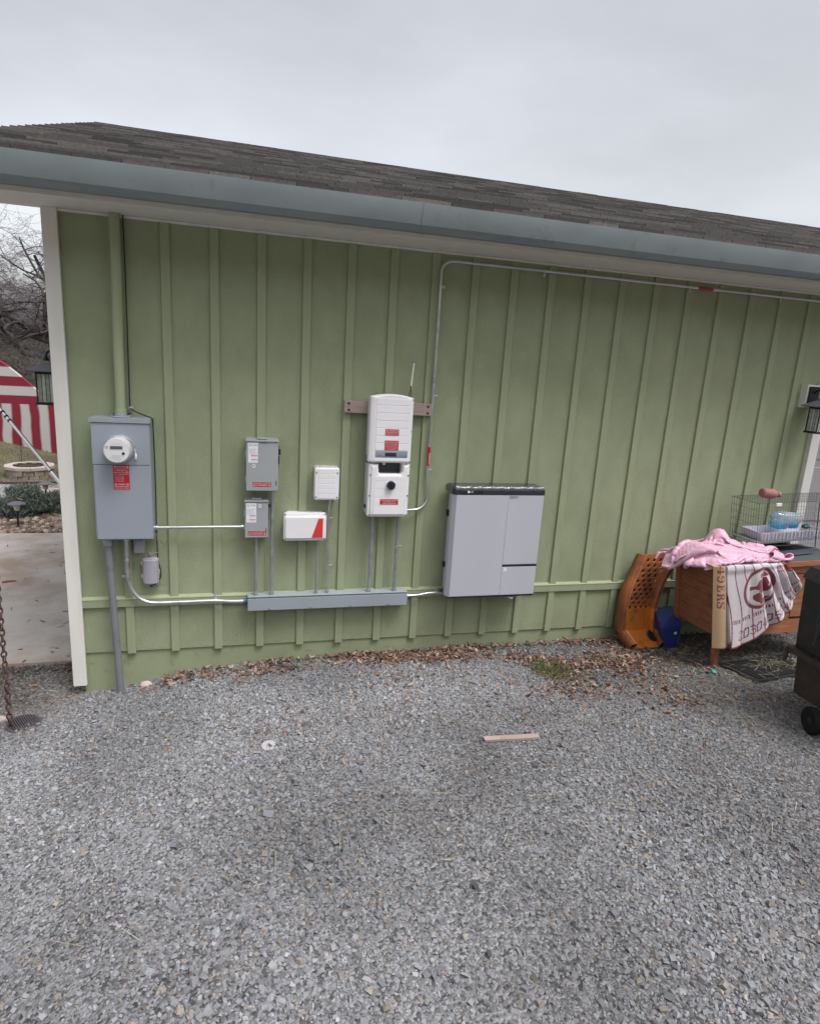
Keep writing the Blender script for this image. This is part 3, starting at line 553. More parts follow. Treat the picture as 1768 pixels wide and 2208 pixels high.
d2 = disconnect('ac_disconnect', 'smaller grey switch box directly below the one marked MAIN', .832, .994, .899, 1.168, -.10, False)
for d, x0, z0, wd, ht, yf in ((d1,.854,1.450,.066,.139,-.1215),(d2,.842,1.012,.069,.142,-.1015)):
    s = sticker('rating_label', x0, x0+wd, z0, z0+ht, yf, M_label, d, [('E', x0+wd*.2, z0+ht-.0155, .009, .013), ('T', x0+wd*.5, z0+ht-.0155, .010, .013), ('N', x0+wd*.8, z0+ht-.0155, .010, .013), ('.', x0+wd*.34, z0+ht-.0195, .005, .004), ('-', x0+wd*.655, z0+ht-.0155, .006, .003)], M_dtxt)
    fq = MB()
    for k in range(5): fq.box(x0+.006, x0+.006+wd*(.8-.12*(k % 3)), yf-.0006, yf-.0003, z0+ht-.045-k*.0085, z0+ht-.0425-k*.0085)
    obj('fine_print', fq, M_gtxt, s, 0)['kind'] = 'stuff'
    for k in range(2):
        obj('warning_line', MB().box(x0+.02, x0+wd-.003, yf-.0006, yf-.0003, z0+.020+k*.029, z0+.026+k*.029), M_ptxt, s)
        obj('fine_print', MB().box(x0+.02, x0+wd-.006, yf-.0006, yf-.0003, z0+.013+k*.029, z0+.0155+k*.029), M_gtxt, s, 0)
for d, cx, cz, yf in ((d1,.892,1.427,-.1215),(d2,.935,1.135,-.1015)):
    rs = obj('round_sticker', MB().lathe((cx,yf+.001,cz),(0,-1,0),[(.0135,0),(.0135,.001),(0,.001)],20), M_label, d)
    obj('flag_print', MB().box(cx-.008,cx,yf-.0007,yf-.0004,cz,cz+.006), M_dtxt, rs)
    obj('flag_stripes', MB().box(cx+.0004,cx+.009,yf-.0007,yf-.0004,cz+.003,cz+.006).box(cx-.008,cx+.009,yf-.0007,yf-.0004,cz-.004,cz-.001), M_ptxt, rs)
for d, x0, x1, z0, z1, yf in ((d1,.886,1.013,1.280,1.311,-.1215),(d2,.854,.981,.917,.948,-.1015)):
    xm = (x0+x1)/2
    sticker('warning_sticker', x0, x1, z0, z1, yf, M_red, d, [('SOLAR PHOTOVOLTAIC POWER SYSTEM', xm, z1-.0075, .118, .006), ('AC DISCONNECT', xm, z0+.0105, .082, .010)], None, ((x0+.011,z0+.0105,.0065),(x1-.011,z0+.0105,.0065)))
obj('pen_marking', text_mb([('MAIN', .957, 1.5925, .046, .0095)], -.1208).box(.938,.998,-.1208,-.1205,1.5845,1.5855), M_dtxt, d1, 0)

# 3. white ribbed box and white/red box
wb = thing('autotransformer_box', 'small upright white ribbed box above the white box with red wedge', 'electrical box', (1.41, 0, 1.18))
obj('housing', MB().rbox(1.325,1.497,1.182,1.415,SY,-.07,.012,.004), M_white_pl, wb)
obj('cover', MB().rbox(1.321,1.501,1.178,1.418,-.0705,-.095,.014,.008), M_white_pl, wb)
for k in range(6): obj('cover_panel', MB().bev(1.350,1.474,-.0975,-.0945,1.190+k*.037,1.2255+k*.037,.0018), M_white_pl, wb)
for k in range(12): obj('cooling_fin', MB().bev(1.334+k*.0135,1.340+k*.0135,-.088,-.01,1.414,1.424,.002), M_white_pl, wb)
for x in (1.3345,1.4875):
    for z in (1.200,1.382): screw(x, z, -.095, .005, wb)
wr = thing('gateway_box', 'wide white box with slanted red wedge printed at its right', 'electrical box', (1.26, 0, .87))
obj('housing', MB().rbox(1.128,1.398,.885,1.069,SY,-.055,.012,.004), M_white_pl, wr)
obj('cover', MB().loft([rr(1.105,1.417,.869,1.078,-.0555,.018), rr(1.105,1.417,.869,1.078,-.085,.018), rr(1.107,1.415,.871,1.076,-.089,.017), rr(1.114,1.408,.884,1.058,-.092,.015), rr(1.117,1.405,.888,1.054,-.1005,.013), rr(1.122,1.400,.893,1.049,-.104,.011)]), M_white_pl, wr)
obj('red_wedge', MB().prism([(1.3085,.8945),(1.3885,.896),(1.3895,1.0405),(1.3565,1.0395)], -.1053, -.1042), pm('red_print', (.66,.045,.045), .4), wr)
for x in (1.1155,1.4065):
    for z in (.879,1.068): screw(x, z, -.089, .0055, wr)

# 4. wireway trough and its risers
ww = thing('wireway', 'long horizontal grey metal trough with six pipes rising from it', 'wireway', (1.46, 0, .33))
obj('trough', MB().box(.854,2.065,-.090,-.0085,.337,.437), M_greyway, ww)
obj('cover', MB().bev(.852,2.068,-.1005,-.0905,.333,.426,.0015), M_greyway, ww)
obj('cover_flange', MB().bev(.852,2.068,-.1005,-.0085,.4375,.4405,.001), M_greyway, ww)
obj('end_cap', MB().bev(2.0655,2.071,-.099,-.0085,.335,.437,.001), M_greyway, ww)
for x in (1.008,1.314,1.617,1.916): screw(x, .3435, -.1005, .0055, ww)
def riser(label, pts, r, mat, straps=()):
    o = thing('riser_conduit', label, 'conduit', pts[0], 'pipes rising from the grey trough')
    obj('tube', MB().tube(smooth_path(pts, 5) if len(pts) > 2 else pts, r, 14), mat, o)
    coupling((pts[0][0], pts[0][1], pts[0][2]+.014), (0,0,1), r*1.02, o, .03, 'connector', M_rigid)
    a, b = Vector(pts[-1]), Vector(pts[-2]); coupling(a+(b-a).normalized()*.012, (b-a), r*1.02, o, .026, 'connector', M_rigid)
    for s_ in straps: strap(s_[0], 'z', r, o, s_[1])
riser('short steel pipe from the trough up to the smaller switch box', [(.911,-.055,.438),(.914,-.05,.902)], .0118, M_rigid)
riser('tall steel pipe from the trough up to the MAIN switch box', [(1.025,-.055,.438),(1.022,-.055,1.252)], .0118, M_rigid)
riser('thin steel pipe from the trough up to the red wedge box', [(1.357,-.06,.438),(1.356,-.052,.888)], .0088, M_rigid)
riser('kinked shiny steel pipe passing the red wedge box to the ribbed box', [(1.442,-.055,.438),(1.442,-.045,.50),(1.442,-.03,.64),(1.440,-.022,.9),(1.438,-.022,1.03),(1.443,-.035,1.10),(1.446,-.045,1.15),(1.446,-.045,1.19)], .0092, M_emt, (((1.4415,-.03,.645),1),((1.438,-.022,1.02),1)))
riser('left of the two steel pipes below the white inverter', [(1.765,-.058,.438),(1.774,-.058,1.07)], .0125, M_rigid)
riser('right of the two steel pipes below the white inverter', [(1.969,-.058,.438),(1.973,-.058,1.07)], .0125, M_rigid, (((1.971,-.058,.80),1),))

# 5. inverter, plank, antenna
pk = thing('mounting_plank', 'weathered bare wood plank screwed to the wall behind the white inverter', 'plank', (1.86, 0, 1.81))
obj('board', MB().bev(1.528,2.190,-.036,-.0015,1.817,1.905,.002), M_plank, pk)
for x, z in ((1.560,1.884),(1.561,1.839),(2.157,1.884),(2.158,1.836)): screw(x, z, -.036, .008, pk, M_rust, 'bolt')
iv = thing('solar_inverter', 'tall white two-part solar inverter with grey display strip and black knob', 'inverter', (1.86, 0, 1.06))
def arch_ring(x0, x1, z0, z1, arch, y, r=.014, n=16):
    pts = [(x1-(x1-x0)*k/n, y, z1+arch*(1-(2*k/n-1)**2)) for k in range(n+1)]
    low = [(x0+r-r*math.cos(R(90*k/4)), y, z0+r-r*math.sin(R(90*k/4))) for k in range(5)] + [(x1-r+r*math.sin(R(90*k/4)), y, z0+r-r*math.cos(R(90*k/4))) for k in range(5)]
    return list(reversed(pts+low))
obj('heat_sink', MB().loft([arch_ring(1.700,2.010,1.51,1.935,.02,-.037), arch_ring(1.700,2.010,1.51,1.935,.02,-.115)]), M_white_in, iv)
obj('upper_cover', MB().loft([arch_ring(1.694,2.015,1.474,1.948,.022,-.1155), arch_ring(1.694,2.015,1.474,1.948,.022,-.145), arch_ring(1.700,2.009,1.478,1.946,.022,-.158), arch_ring(1.715,1.994,1.482,1.944,.022,-.1655), arch_ring(1.735,1.985,1.488,1.940,.022,-.170)]), M_white_pl, iv)
zl = [1.940,1.892,1.836,1.782,1.728,1.674,1.620,1.566,1.513,1.486]
for a, b in zip(zl[1:], zl[:-1]):
    if abs(a-1.513) > .001: obj('cover_panel', MB().bev(1.741,1.985,-.1728,-.1695,a+.0018,b-.0018,.0015), M_white_pl, iv)
for x in (1.7135,2.0025):
    for z in (1.936,1.709,1.487): screw(x, z, -.1585, .0062, iv)
bs_ = obj('display_strip', MB().bev(1.746,1.983,-.1735,-.1695,1.516,1.563,.001), M_bar, iv)
obj('screen', MB().bev(1.816,1.900,-.1752,-.1733,1.524,1.552,.001), M_lcdb, bs_)
obj('lettering', text_mb([('solar', 1.772, 1.529, .024, .006)], -.1743), M_dtxt, bs_, 0)
obj('lettering', text_mb([('edge', 1.795, 1.529, .022, .006)], -.1743), M_ptxt, bs_, 0)
sticker('warning_sticker', 1.809, 1.910, 1.676, 1.722, -.1742, M_red, iv, [('WARNING', 1.8595, 1.7115, .054, .009), ('DUAL POWER SUPPLY', 1.8595, 1.698, .092, .0075), ('SOURCES: UTILITY GRID AND', 1.8595, 1.688, .092, .0042), ('PV SOLAR ELECTRIC SYSTEM', 1.8595, 1.681, .092, .0042)], None, ((1.821,1.711,.0065),(1.898,1.711,.0065)))
sticker('warning_sticker', 1.809, 1.912, 1.569, 1.640, -.1742, M_red, iv, [('WARNING', 1.8605, 1.629, .052, .009), ('ELECTRIC SHOCK HAZARD', 1.8605, 1.615, .09, .0075), ('DO NOT TOUCH TERMINALS', 1.8605, 1.604, .075, .0045), ('TERMINALS ON BOTH LINE AND', 1.8605, 1.595, .094, .0045), ('LOAD SIDES MAY BE ENERGIZED', 1.8605, 1.586, .09, .0045), ('IN THE OPEN POSITION', 1.8605, 1.577, .065, .0045)], None, ((1.822,1.629,.0065),(1.899,1.629,.0065)))
# lower safety switch
obj('switch_housing', MB().rbox(1.706,2.008,1.075,1.386,-.001,-.105,.012,.004).box(1.706,1.776,-.104,-.001,1.3862,1.452).box(1.960,2.008,-.104,-.001,1.3862,1.452), M_white_in, iv)
obj('recess_back', MB().box(1.777,1.959,-.045,-.001,1.387,1.50), pm('recess_grey', (.10,.105,.11), .6), iv)
nz_ = [(1.778,1.462),(1.780,1.404),(1.790,1.390),(1.945,1.390),(1.956,1.404),(1.958,1.462)]
def notch_ring(x0, x1, z0, z1, y, r, e=0.):
    low = [(x0+r-r*math.cos(R(22.5*k)), y, z0+r-r*math.sin(R(22.5*k))) for k in range(5)] + [(x1-r+r*math.sin(R(22.5*k)), y, z0+r-r*math.cos(R(22.5*k))) for k in range(5)]
    top = [(x1, y, z1), (1.958+e, y, z1), (1.956+e, y, 1.404), (1.945+e*.6, y, 1.390-e), (1.790-e*.6, y, 1.390-e), (1.780-e, y, 1.404), (1.778-e, y, z1), (x0, y, z1)]
    return list(reversed(low+top))
obj('switch_cover', MB().loft([notch_ring(1.704,2.016,1.064,1.462,-.1055,.018), notch_ring(1.704,2.016,1.064,1.462,-.14,.018), notch_ring(1.708,2.012,1.068,1.459,-.147,.017,.003), notch_ring(1.722,1.998,1.078,1.452,-.151,.014,.006), notch_ring(1.727,1.993,1.083,1.448,-.158,.012,.010), notch_ring(1.731,1.989,1.087,1.444,-.160,.012,.014)]), M_white_pl, iv, smooth=25)
for a, b in ((1.087,1.148),(1.150,1.214),(1.216,1.278),(1.280,1.341),(1.343,1.374)): obj('cover_panel', MB().bev(1.752,1.974,-.1622,-.1598,a,b,.0012), M_white_pl, iv)
obj('cable_gland', MB().lathe((1.826,-.10,1.474),(0,0,-1),[(.013,0),(.013,.012),(.011,.014),(.011,.024),(0,.024)],12), M_white_pl, iv)
obj('gland_wire', MB().tube(smooth_path([(1.905,-.108,1.47),(1.907,-.11,1.45),(1.916,-.112,1.432),(1.932,-.11,1.43)],4), .0018, 6), M_black, iv)
for x in (1.7205,2.0055):
    for z in (1.382,1.228,1.077): screw(x, z, -.1505, .0058, iv)
kp = obj('knob_plate', MB().bev(1.8365,1.9045,-.1642,-.1618,1.279,1.341,.001), M_white_pl, iv)
obj('knob', MB().lathe((1.872,-.164,1.3105),(0,-1,0),[(.031,0),(.032,.004),(.032,.022),(.029,.027),(.02,.0275),(0,.0275)],28), M_navy, kp)
obj('knob_grip', MB().bev(1.868,1.876,-.198,-.190,1.285,1.336,.003), M_navy, kp)
sticker('warning_sticker', 1.797, 1.936, 1.161, 1.203, -.1634, M_red, iv, [('PHOTOVOLTAIC SYSTEM', 1.8665, 1.1945, .13, .008), ('EQUIPPED WITH', 1.8665, 1.182, .085, .008), ('RAPID SHUTDOWN', 1.8665, 1.1695, .105, .008)])
obj('side_port', MB().bev(1.697,1.706,-.09,-.06,1.115,1.145,.002), M_black, iv)
an = thing('antenna', 'thin white stick antenna above the inverter top right', 'antenna', (2.01, -.05, 1.96))
obj('mast', MB().tube([(2.012,-.052,2.03),(2.024,-.052,2.197)], .0062, 10), M_white_pl, an)
obj('tip', MB().tube([(2.024,-.052,2.196),(2.0245,-.052,2.203)], .0055, 10), M_rust, an)
obj('bracket', MB().tube([(2.006,-.052,1.95),(2.003,-.052,1.985),(2.014,-.052,2.0),(2.007,-.052,2.015),(2.013,-.052,2.033)], .0035, 6).tube([(2.018,-.052,1.95),(2.019,-.052,1.985),(2.008,-.052,2.0),(2.012,-.052,2.02)], .0025, 6), M_rust, an)
lc = thing('long_conduit', 'long thin steel conduit bending from the inverter side up to the eave, red label', 'conduit', (2.19, -.05, 1.09))
obj('tube', MB().tube(smooth_path([(2.012,-.06,1.093),(2.06,-.05,1.094),(2.122,-.04,1.097),(2.170,-.032,1.122),(2.200,-.028,1.166),(2.208,-.028,1.217),(2.199,-.028,1.278),(2.190,-.028,1.355),(2.190,-.028,1.45),(2.192,-.028,1.9),(2.193,-.028,2.4),(2.193,-.026,2.8),(2.20,-.022,2.87),(2.23,-.02,2.905),(2.29,-.02,2.921),(2.5,-.018,2.922),(3.5,-.018,2.922),(5.0,-.018,2.919),(7.5,-.018,2.919)], 5), .0105, 12), M_emt, lc)
coupling((2.193,-.028,2.079), (0,0,1), .011, lc, .042, 'coupling', M_rigid)
strap((2.193,-.027,2.743), 'z', .0105, lc, 1); strap((2.1925,-.028,1.963), 'z', .0105, lc, 1); strap((2.190,-.028,1.403), 'z', .0105, lc, 1)
for x in (3.0,4.278,5.173): strap((x,-.018,2.9205), 'x', .0105, lc, -1)
coupling((4.52,-.018,2.92), (1,0,0), .0105, lc, .05)
rl = obj('red_label', MB().lathe((2.1905,-.028,1.438),(0,0,1),[(.0108,0),(.0114,.0005),(.0114,.1445),(.0108,.145)],16), M_red, lc)
t_ = text_mb([('WARNING', 0, 0, .085, .011)], 0); t_.map(lambda x, y, z: (2.1925+z, -.0402, 1.495-x)); obj('lettering', t_, M_wtxt, rl, 0)
obj('red_label', MB().lathe((4.348,-.018,2.9205),(1,0,0),[(.0108,0),(.0114,.0005),(.0114,.14),(.0108,.141)],16), M_red, lc)

# 6. home battery
lg = thing('home_battery', 'large flat lavender-grey home battery with dark top trim on the wall', 'battery', (2.72, 0, .42))
obj('back_case', MB().bev(2.385,3.085,-.16,-.0015,.437,1.27,.004), M_lg, lg)
obj('bracket', MB().bev(2.372,2.386,-.04,-.005,1.04,1.09,.002).bev(2.372,2.386,-.04,-.005,.62,.66,.002), M_black, lg)
fp = [(2.346,-.155),(2.350,-.19),(2.372,-.2195),(3.090,-.2195),(3.101,-.20),(3.101,-.155)]
obj('front_shell', MB().loft([[(x,y,.434) for x,y in fp], [(x,y,1.2515) for x,y in fp]]), M_lg, lg, 20)
obj('top_trim', MB().loft([[(2.344,-.03,1.252),(2.344,-.192,1.252),(2.368,-.2225,1.252),(3.096,-.2225,1.252),(3.105,-.203,1.252),(3.105,-.03,1.252)],
                           [(2.344,-.03,1.297),(2.344,-.192,1.297),(2.368,-.2225,1.297),(3.096,-.2225,1.297),(3.105,-.203,1.297),(3.105,-.03,1.297)],
                           [(2.372,-.03,1.309),(2.366,-.183,1.309),(2.382,-.212,1.309),(3.085,-.212,1.309),(3.092,-.195,1.309),(3.09,-.03,1.309)]]), M_lgd, lg, 20)
obj('bottom_trim', MB().loft([[(2.356,-.03,.418),(2.360,-.185,.418),(2.382,-.212,.418),(3.085,-.212,.418),(3.09,-.03,.418)], [(2.346,-.03,.4335),(2.350,-.19,.4335),(2.372,-.218,.4335),(3.092,-.218,.4335),(3.1,-.03,.4335)]]), M_lgd, lg, 20)
obj('door_panel', MB().bev(2.374,2.7935,-.2222,-.2190,.437,1.249,.0012), M_lg, lg)
obj('door_panel', MB().bev(2.7965,3.092,-.2222,-.2190,.692,1.249,.0012), M_lg, lg)
obj('door_panel', MB().bev(2.7965,3.092,-.2222,-.2190,.437,.669,.0012), M_lg, lg)
obj('handle_strip', MB().bev(2.7965,3.092,-.2212,-.2190,.6715,.690,.001), M_lgd, lg)
obj('round_badge', MB().lathe((2.824,-.2222,.6465),(0,-1,0),[(.0155,0),(.0155,.001),(0,.001)],20), M_label, lg)
obj('badge_text', text_mb([('LG', 2.824, .6465, .014, .008)], -.2238), M_gtxt, lg, 0)
obj('control_window', MB().bev(2.40,2.585,-.2240,-.2222,1.262,1.290,.001), M_black, lg)
obj('logo', MB().lathe((2.465,-.2245,1.276),(0,-1,0),[(.0095,0),(.0095,.0006),(0,.0006)],18).add(*[(q.v, q.f) for q in [text_mb([('LG', 2.490, 1.276, .022, .013)], -.2246)]][0]), M_wtxt, lg, 0)
fl = MB(); 
fl.grid(lambda u, v: (2.36+.735*u, -.2236-.004*abs(math.sin(u*37+v*5))*math.sin(v*9)-.014*v*(1-v)*0 + .06*max(0,v-.45), 1.284+.034*min(1,v*1.9)+.003*math.sin(u*53+v*11)), 70, 8)
obj('protective_film', fl, M_film, lg)
obj('film_flap', MB().grid(lambda u, v: (2.805+.075*u, -.2228-.004*u*v, 1.248-.026*v*(1-.6*u)), 6, 4), M_film, lg)
obj('film_flap', MB().grid(lambda u, v: (2.85+.11*u, -.19-.02*math.sin(3.1*u)*v, .418-.022*v*math.sin(3.1*u)), 8, 4), M_film, lg)
bc = thing('battery_conduit', 'short steel conduit from the grey trough to the home battery', 'conduit', (2.2, -.05, .39))
obj('tube', MB().tube(smooth_path([(2.066,-.052,.391),(2.13,-.052,.391),(2.18,-.05,.393),(2.245,-.046,.402),(2.32,-.046,.406),(2.40,-.046,.404)],5), .0105, 12), M_emt, bc)
strap((2.322,-.046,.406), 'x', .0105, bc, 1); coupling((2.079,-.052,.391), (1,0,0), .0115, bc, .024)

# 7. lanterns
def lantern(label, loc, rot):
    t = thing('wall_lantern', label, 'lantern', loc, 'matching wall lanterns'); t.rotation_euler.z = rot
    o = BASE[t.name]; T = lambda mb: mb.map(lambda x, y, z: (x+o.x, y+o.y, z+o.z))
    b = obj('mounting_block', T(MB().bev(-.066,.066,-.06,.012,-.10,.10,.004)), M_white, t)
    obj('wall_plate', T(MB().bev(-.052,.052,-.078,-.0605,-.085,.085,.004)), M_lamp, t)
    obj('arm', T(MB().tube(smooth_path([(0,-.075,.03),(0,-.11,.055),(0,-.15,.05),(0,-.165,.02),(0,-.165,.0)],4), .008, 8)), M_lamp, t)
    obj('finial', T(MB().lathe((0,-.165,-.012),(0,0,1),[(.02,0),(.02,.012),(.012,.02),(.012,.03),(0,.034)],12)), M_lamp, t)
    rf = MB().loft([[(sx*a,-.165+sy_*a,z) for sx, sy_ in ((-1,-1),(1,-1),(1,1),(-1,1))] for a, z in ((.105,-.085),(.107,-.079),(.1,-.073),(.03,-.03),(.025,-.012))])
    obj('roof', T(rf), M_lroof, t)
    obj('collar', T(MB().box(-.06,.06,-.225,-.105,-.102,-.0855)), M_lamp, t)
    gl = []
    for q in range(4):
        a = q*math.pi/2
        def RT(mb, a=a): return T(mb.map(lambda x, y, z: (x*math.cos(a)-(y+.0)*math.sin(a), -.165+x*math.sin(a)+y*math.cos(a), z)))
        for k in range(4):
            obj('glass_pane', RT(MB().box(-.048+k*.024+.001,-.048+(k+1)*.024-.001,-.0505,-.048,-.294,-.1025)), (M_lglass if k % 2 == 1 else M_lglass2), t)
        for k in range(3): obj('glazing_bar', RT(MB().box(-.0255+k*.024,-.0225+k*.024,-.0525,-.0465,-.2942,-.1023)), M_lamp, t)
        obj('corner_post', RT(MB().box(-.059,-.051,-.059,-.051,-.296,-.1)), M_lamp, t)
    obj('base_tray', T(MB().bev(-.066,.066,-.231,-.099,-.312,-.2945,.003)), M_lamp, t)
    return t
lantern('black wall lantern with mottled glass mounted above the doorway trim at right', (5.662, SY-.012, 2.124), 0)
lantern('black wall lantern jutting out past the cream corner board', (-.332, .36, 2.07), -math.pi/2)

# ---------------------------------------------------------------- wooden hutch (slightly racked to the left)
def H(u, v, w_): return (4.495+u-.115*w_, -.74+v, -.062+w_+.028*u-.03*v)
def hb(u0, u1, v0, v1, w0, w1, b=.003): return MB().box(u0,u1,v0,v1,w0,w1).map(H)
def W(w_, v): return w_ - .07*v/.52 if w_ > .8 else w_
ht = thing('rabbit_hutch', 'reddish stained wooden animal hutch on legs with slatted sides', 'hutch', (5.0, -.45, -.06))
HL, HD = 1.25, .52
for u in (0, HL-.05):
    for v in (0, HD-.05):
        mb = MB().hexa([(u+.008,v+.008,0),(u+.042,v+.008,0),(u+.042,v+.042,0),(u+.008,v+.042,0),(u,v,.28),(u+.05,v,.28),(u+.05,v+.05,.28),(u,v+.05,.28)]).box(u,u+.05,v,v+.05,.2805,.845).map(H)
        obj('leg', mb, M_hut, ht)
for k in range(7):
    z0 = .275+k*.079; obj('side_board', hb(.012+random.uniform(0,.002),.026,.0505,HD-.0505,z0,z0+.0765), M_hut_d, ht)
obj('side_rail', hb(.004,.034,.0505,HD-.0505,.829,.862), M_hut, ht)
obj('front_rail', hb(.0505,HL-.0505,.004,.03,.262,.318), M_hut, ht)
obj('front_rail', hb(.0505,HL-.0505,.010,.034,.3195,.375), M_hut, ht)
obj('front_rail', hb(.0505,HL-.0505,.004,.03,.775,.845), M_hut, ht)
obj('front_stile', hb(.655,.70,.006,.03,.3755,.7745), M_hut, ht)
for k in range(8): obj('side_board', hb(HL-.026,HL-.012,.0505,HD-.0505,.275+k*.0705,.275+k*.0705+.068), M_hut_d, ht)
for k in range(7): obj('back_board', hb(.0505,HL-.0505,HD-.03,HD-.015,.275+k*.079,.275+k*.079+.0765), M_hut_d, ht)
obj('floor', hb(.03,HL-.03,.035,HD-.035,.30,.315), M_hut_d, ht)
dn = obj('slatted_door', hb(.705,.735,.002,.024,.40,.765), M_hut, ht)
obj('door_rail', hb(.7355,1.1,.002,.024,.725,.765), M_hut, dn); obj('door_rail', hb(.7355,1.1,.002,.024,.40,.43), M_hut, dn)
for k in range(7): obj('slat', hb(.7355,1.1,.008,.02,.4315+k*.0418,.4315+k*.0418+.0395), M_hut, dn)
obj('latch', hb(.690,.716,-.006,.0018,.63,.645), M_steel, dn)
obj('knob', MB().lathe(H(.86,.0,.745),(0,-1,0),[(.006,0),(.012,.008),(.010,.014),(0,.015)],12), M_black, dn)
def HR(u, v, w_): return H(u, v, w_-.05*v)
rf_ = obj('roof', MB().box(-.03,HL+.03,-.025,HD+.03,.868,.885).map(HR), M_felt, ht)
obj('roof_trim', MB().box(-.035,HL+.035,-.04,-.0255,.846,.886).map(HR), M_hut, rf_)
obj('roof_trim', MB().box(-.045,-.0305,-.0252,HD+.03,.846,.886).map(HR), M_hut, rf_)

# ---------------------------------------------------------------- pink quilted jacket heaped on the hutch
def roofz(x, y): return -.062+.886+.028*(x-4.4)-.075*(y+.74)
def pink():
    """small position-based cloth simulation: a quilted jacket dropped in a heap on the roof"""
    r = np.random.default_rng(4); nu, nv = 76, 60; RX, RY = 1.08, .80
    U, V = np.meshgrid(np.linspace(0,1,nu), np.linspace(0,1,nv), indexing='ij')
    X = 4.215+.80*U+.03*np.sin(V*9); Y = -.765+.36*np.maximum(0,1-U/.28)**1.6*(1-V)+(.54-.12*U)*V
    Z = .90+.12*np.sin(U*23+4*V)*np.sin(V*17+3*U)*.35+.10*np.exp(-((U-.52)/.1)**2)+.02*r.normal(0,1,U.shape)
    P = np.stack([X,Y,Z],-1).reshape(-1,3); O = P.copy(); idx = np.arange(nu*nv).reshape(nu,nv)
    hx, hy = RX/(nu-1), RY/(nv-1); E = []
    def con(a, b, l, k): E.append((a.ravel(), b.ravel(), np.full(a.size, l), np.full(a.size, k)))
    con(idx[:-1],idx[1:],hx,1); con(idx[:,:-1],idx[:,1:],hy,1); d = math.hypot(hx,hy); con(idx[:-1,:-1],idx[1:,1:],d,.6); con(idx[1:,:-1],idx[:-1,1:],d,.6)
    con(idx[:-3],idx[3:],3*hx,.35); con(idx[:,:-3],idx[:,3:],3*hy,.35); con(idx[:-6],idx[6:],6*hx,.12); con(idx[:,:-6],idx[:,6:],6*hy,.12)
    A = np.concatenate([e[0] for e in E]); B = np.concatenate([e[1] for e in E]); Ln = np.concatenate([e[2] for e in E]); K = np.concatenate([e[3] for e in E])
    cnt = np.bincount(A, minlength=len(P))+np.bincount(B, minlength=len(P))
    LOBES = [(4.42,-.50,.20,.26,.10),(4.60,-.54,.26,.24,.085),(4.625,-.40,.085,.11,.20),(4.72,-.42,.12,.12,.11),(4.80,-.56,.22,.20,.07)]
    def floor(p):
        f = -.062+.886+.028*(np.maximum(p[:,0],4.36)-4.4)-.075*(p[:,1]+.74)+.010; acc = np.full(len(p), .004**6)
        for lx, ly, rx, ry, lh in LOBES:
            q = ((p[:,0]-lx)/rx)**2+((p[:,1]-ly)/ry)**2; acc += np.where(q < 1, (lh*np.sqrt(np.maximum(0,1-q)))**6, 0)
        f = f+acc**(1/6.); out = p[:,0] < 4.36
        return np.where(out, f-.55*(4.36-p[:,0])-1.5*np.maximum(0,4.30-p[:,0])**1.5, f)
    for it in range(170):
        vel = (P-O)*.94; O = P.copy(); P = P+vel; P[:,2] -= .0009
        for k in range(9):
            D = P[B]-P[A]; l_ = np.linalg.norm(D,axis=1)+1e-9; c = (D*((l_-Ln)/l_*.5*K)[:,None])
            C = np.stack([np.bincount(A,c[:,q],len(P))-np.bincount(B,c[:,q],len(P)) for q in range(3)],1); P = P+C/np.maximum(cnt,1)[:,None]*2.6
            P[:,1] = np.maximum(P[:,1],-.785); P[:,0] = np.clip(P[:,0],4.19,5.02); P[:,1] = np.minimum(P[:,1],-.17)
            f = floor(P); h_ = P[:,2] < f; P[h_,2] = f[h_]; O[h_,:2] += (P[h_,:2]-O[h_,:2])*.5
    G = P.reshape(nu,nv,3)
    def up(G, n, ax):                                        # cubic upsampling
        m_ = G.shape[ax]; t = np.linspace(0,m_-1,(m_-1)*n+1); i1 = np.minimum(t.astype(int),m_-2); f = t-i1; tk = lambda q: np.take(G,np.clip(q,0,m_-1),ax)
        sh = [1,1,1]; sh[ax] = -1; f = f.reshape(sh); p0,p1,p2,p3 = tk(i1-1),tk(i1),tk(i1+1),tk(i1+2)
        return .5*(2*p1+(p2-p0)*f+(2*p0-5*p1+4*p2-p3)*f*f+(3*p1-p0-3*p2+p3)*f**3)
    H_ = up(up(G,3,0),3,1); a, b = H_.shape[:2]; uu, vv = np.meshgrid(np.linspace(0,RX,a),np.linspace(0,RY,b),indexing='ij')
    N_ = np.cross(np.gradient(H_,axis=0),np.gradient(H_,axis=1)); N_ /= np.linalg.norm(N_,axis=2,keepdims=True)+1e-9; N_ *= np.sign(N_[...,2:3]+1e-6)
    q = (uu*.35+vv*.9)/.085; fr = q-np.floor(q); puff = .009*np.sqrt(np.maximum(0,1-(2*fr-1)**2))
    puff = puff + .0014*np.sin(uu*150+6*np.sin(vv*22))*np.abs(np.sin(2*np.pi*fr))
    ed = np.minimum(np.minimum(uu,RX-uu),np.minimum(vv,RY-vv)); puff *= np.clip(ed/.03,0,1)
    H_ = H_+N_*puff[...,None]
    mb = MB(); mb.v = [tuple(p) for p in H_.reshape(-1,3)]; mb.f = [(i*b+j_, (i+1)*b+j_, (i+1)*b+j_+1, i*b+j_+1) for i in range(a-1) for j_ in range(b-1)]
    return mb
pj_ = thing('pink_jacket', 'crumpled pink quilted puffy jacket heaped on the left of the hutch roof', 'jacket', (4.6, -.5, .82))
po = obj('quilted_shell', pink(), M_pink, pj_, smooth=80)
po_m = po.modifiers.new('padding', 'SOLIDIFY'); po_m.thickness = .008; po_m.offset = -1

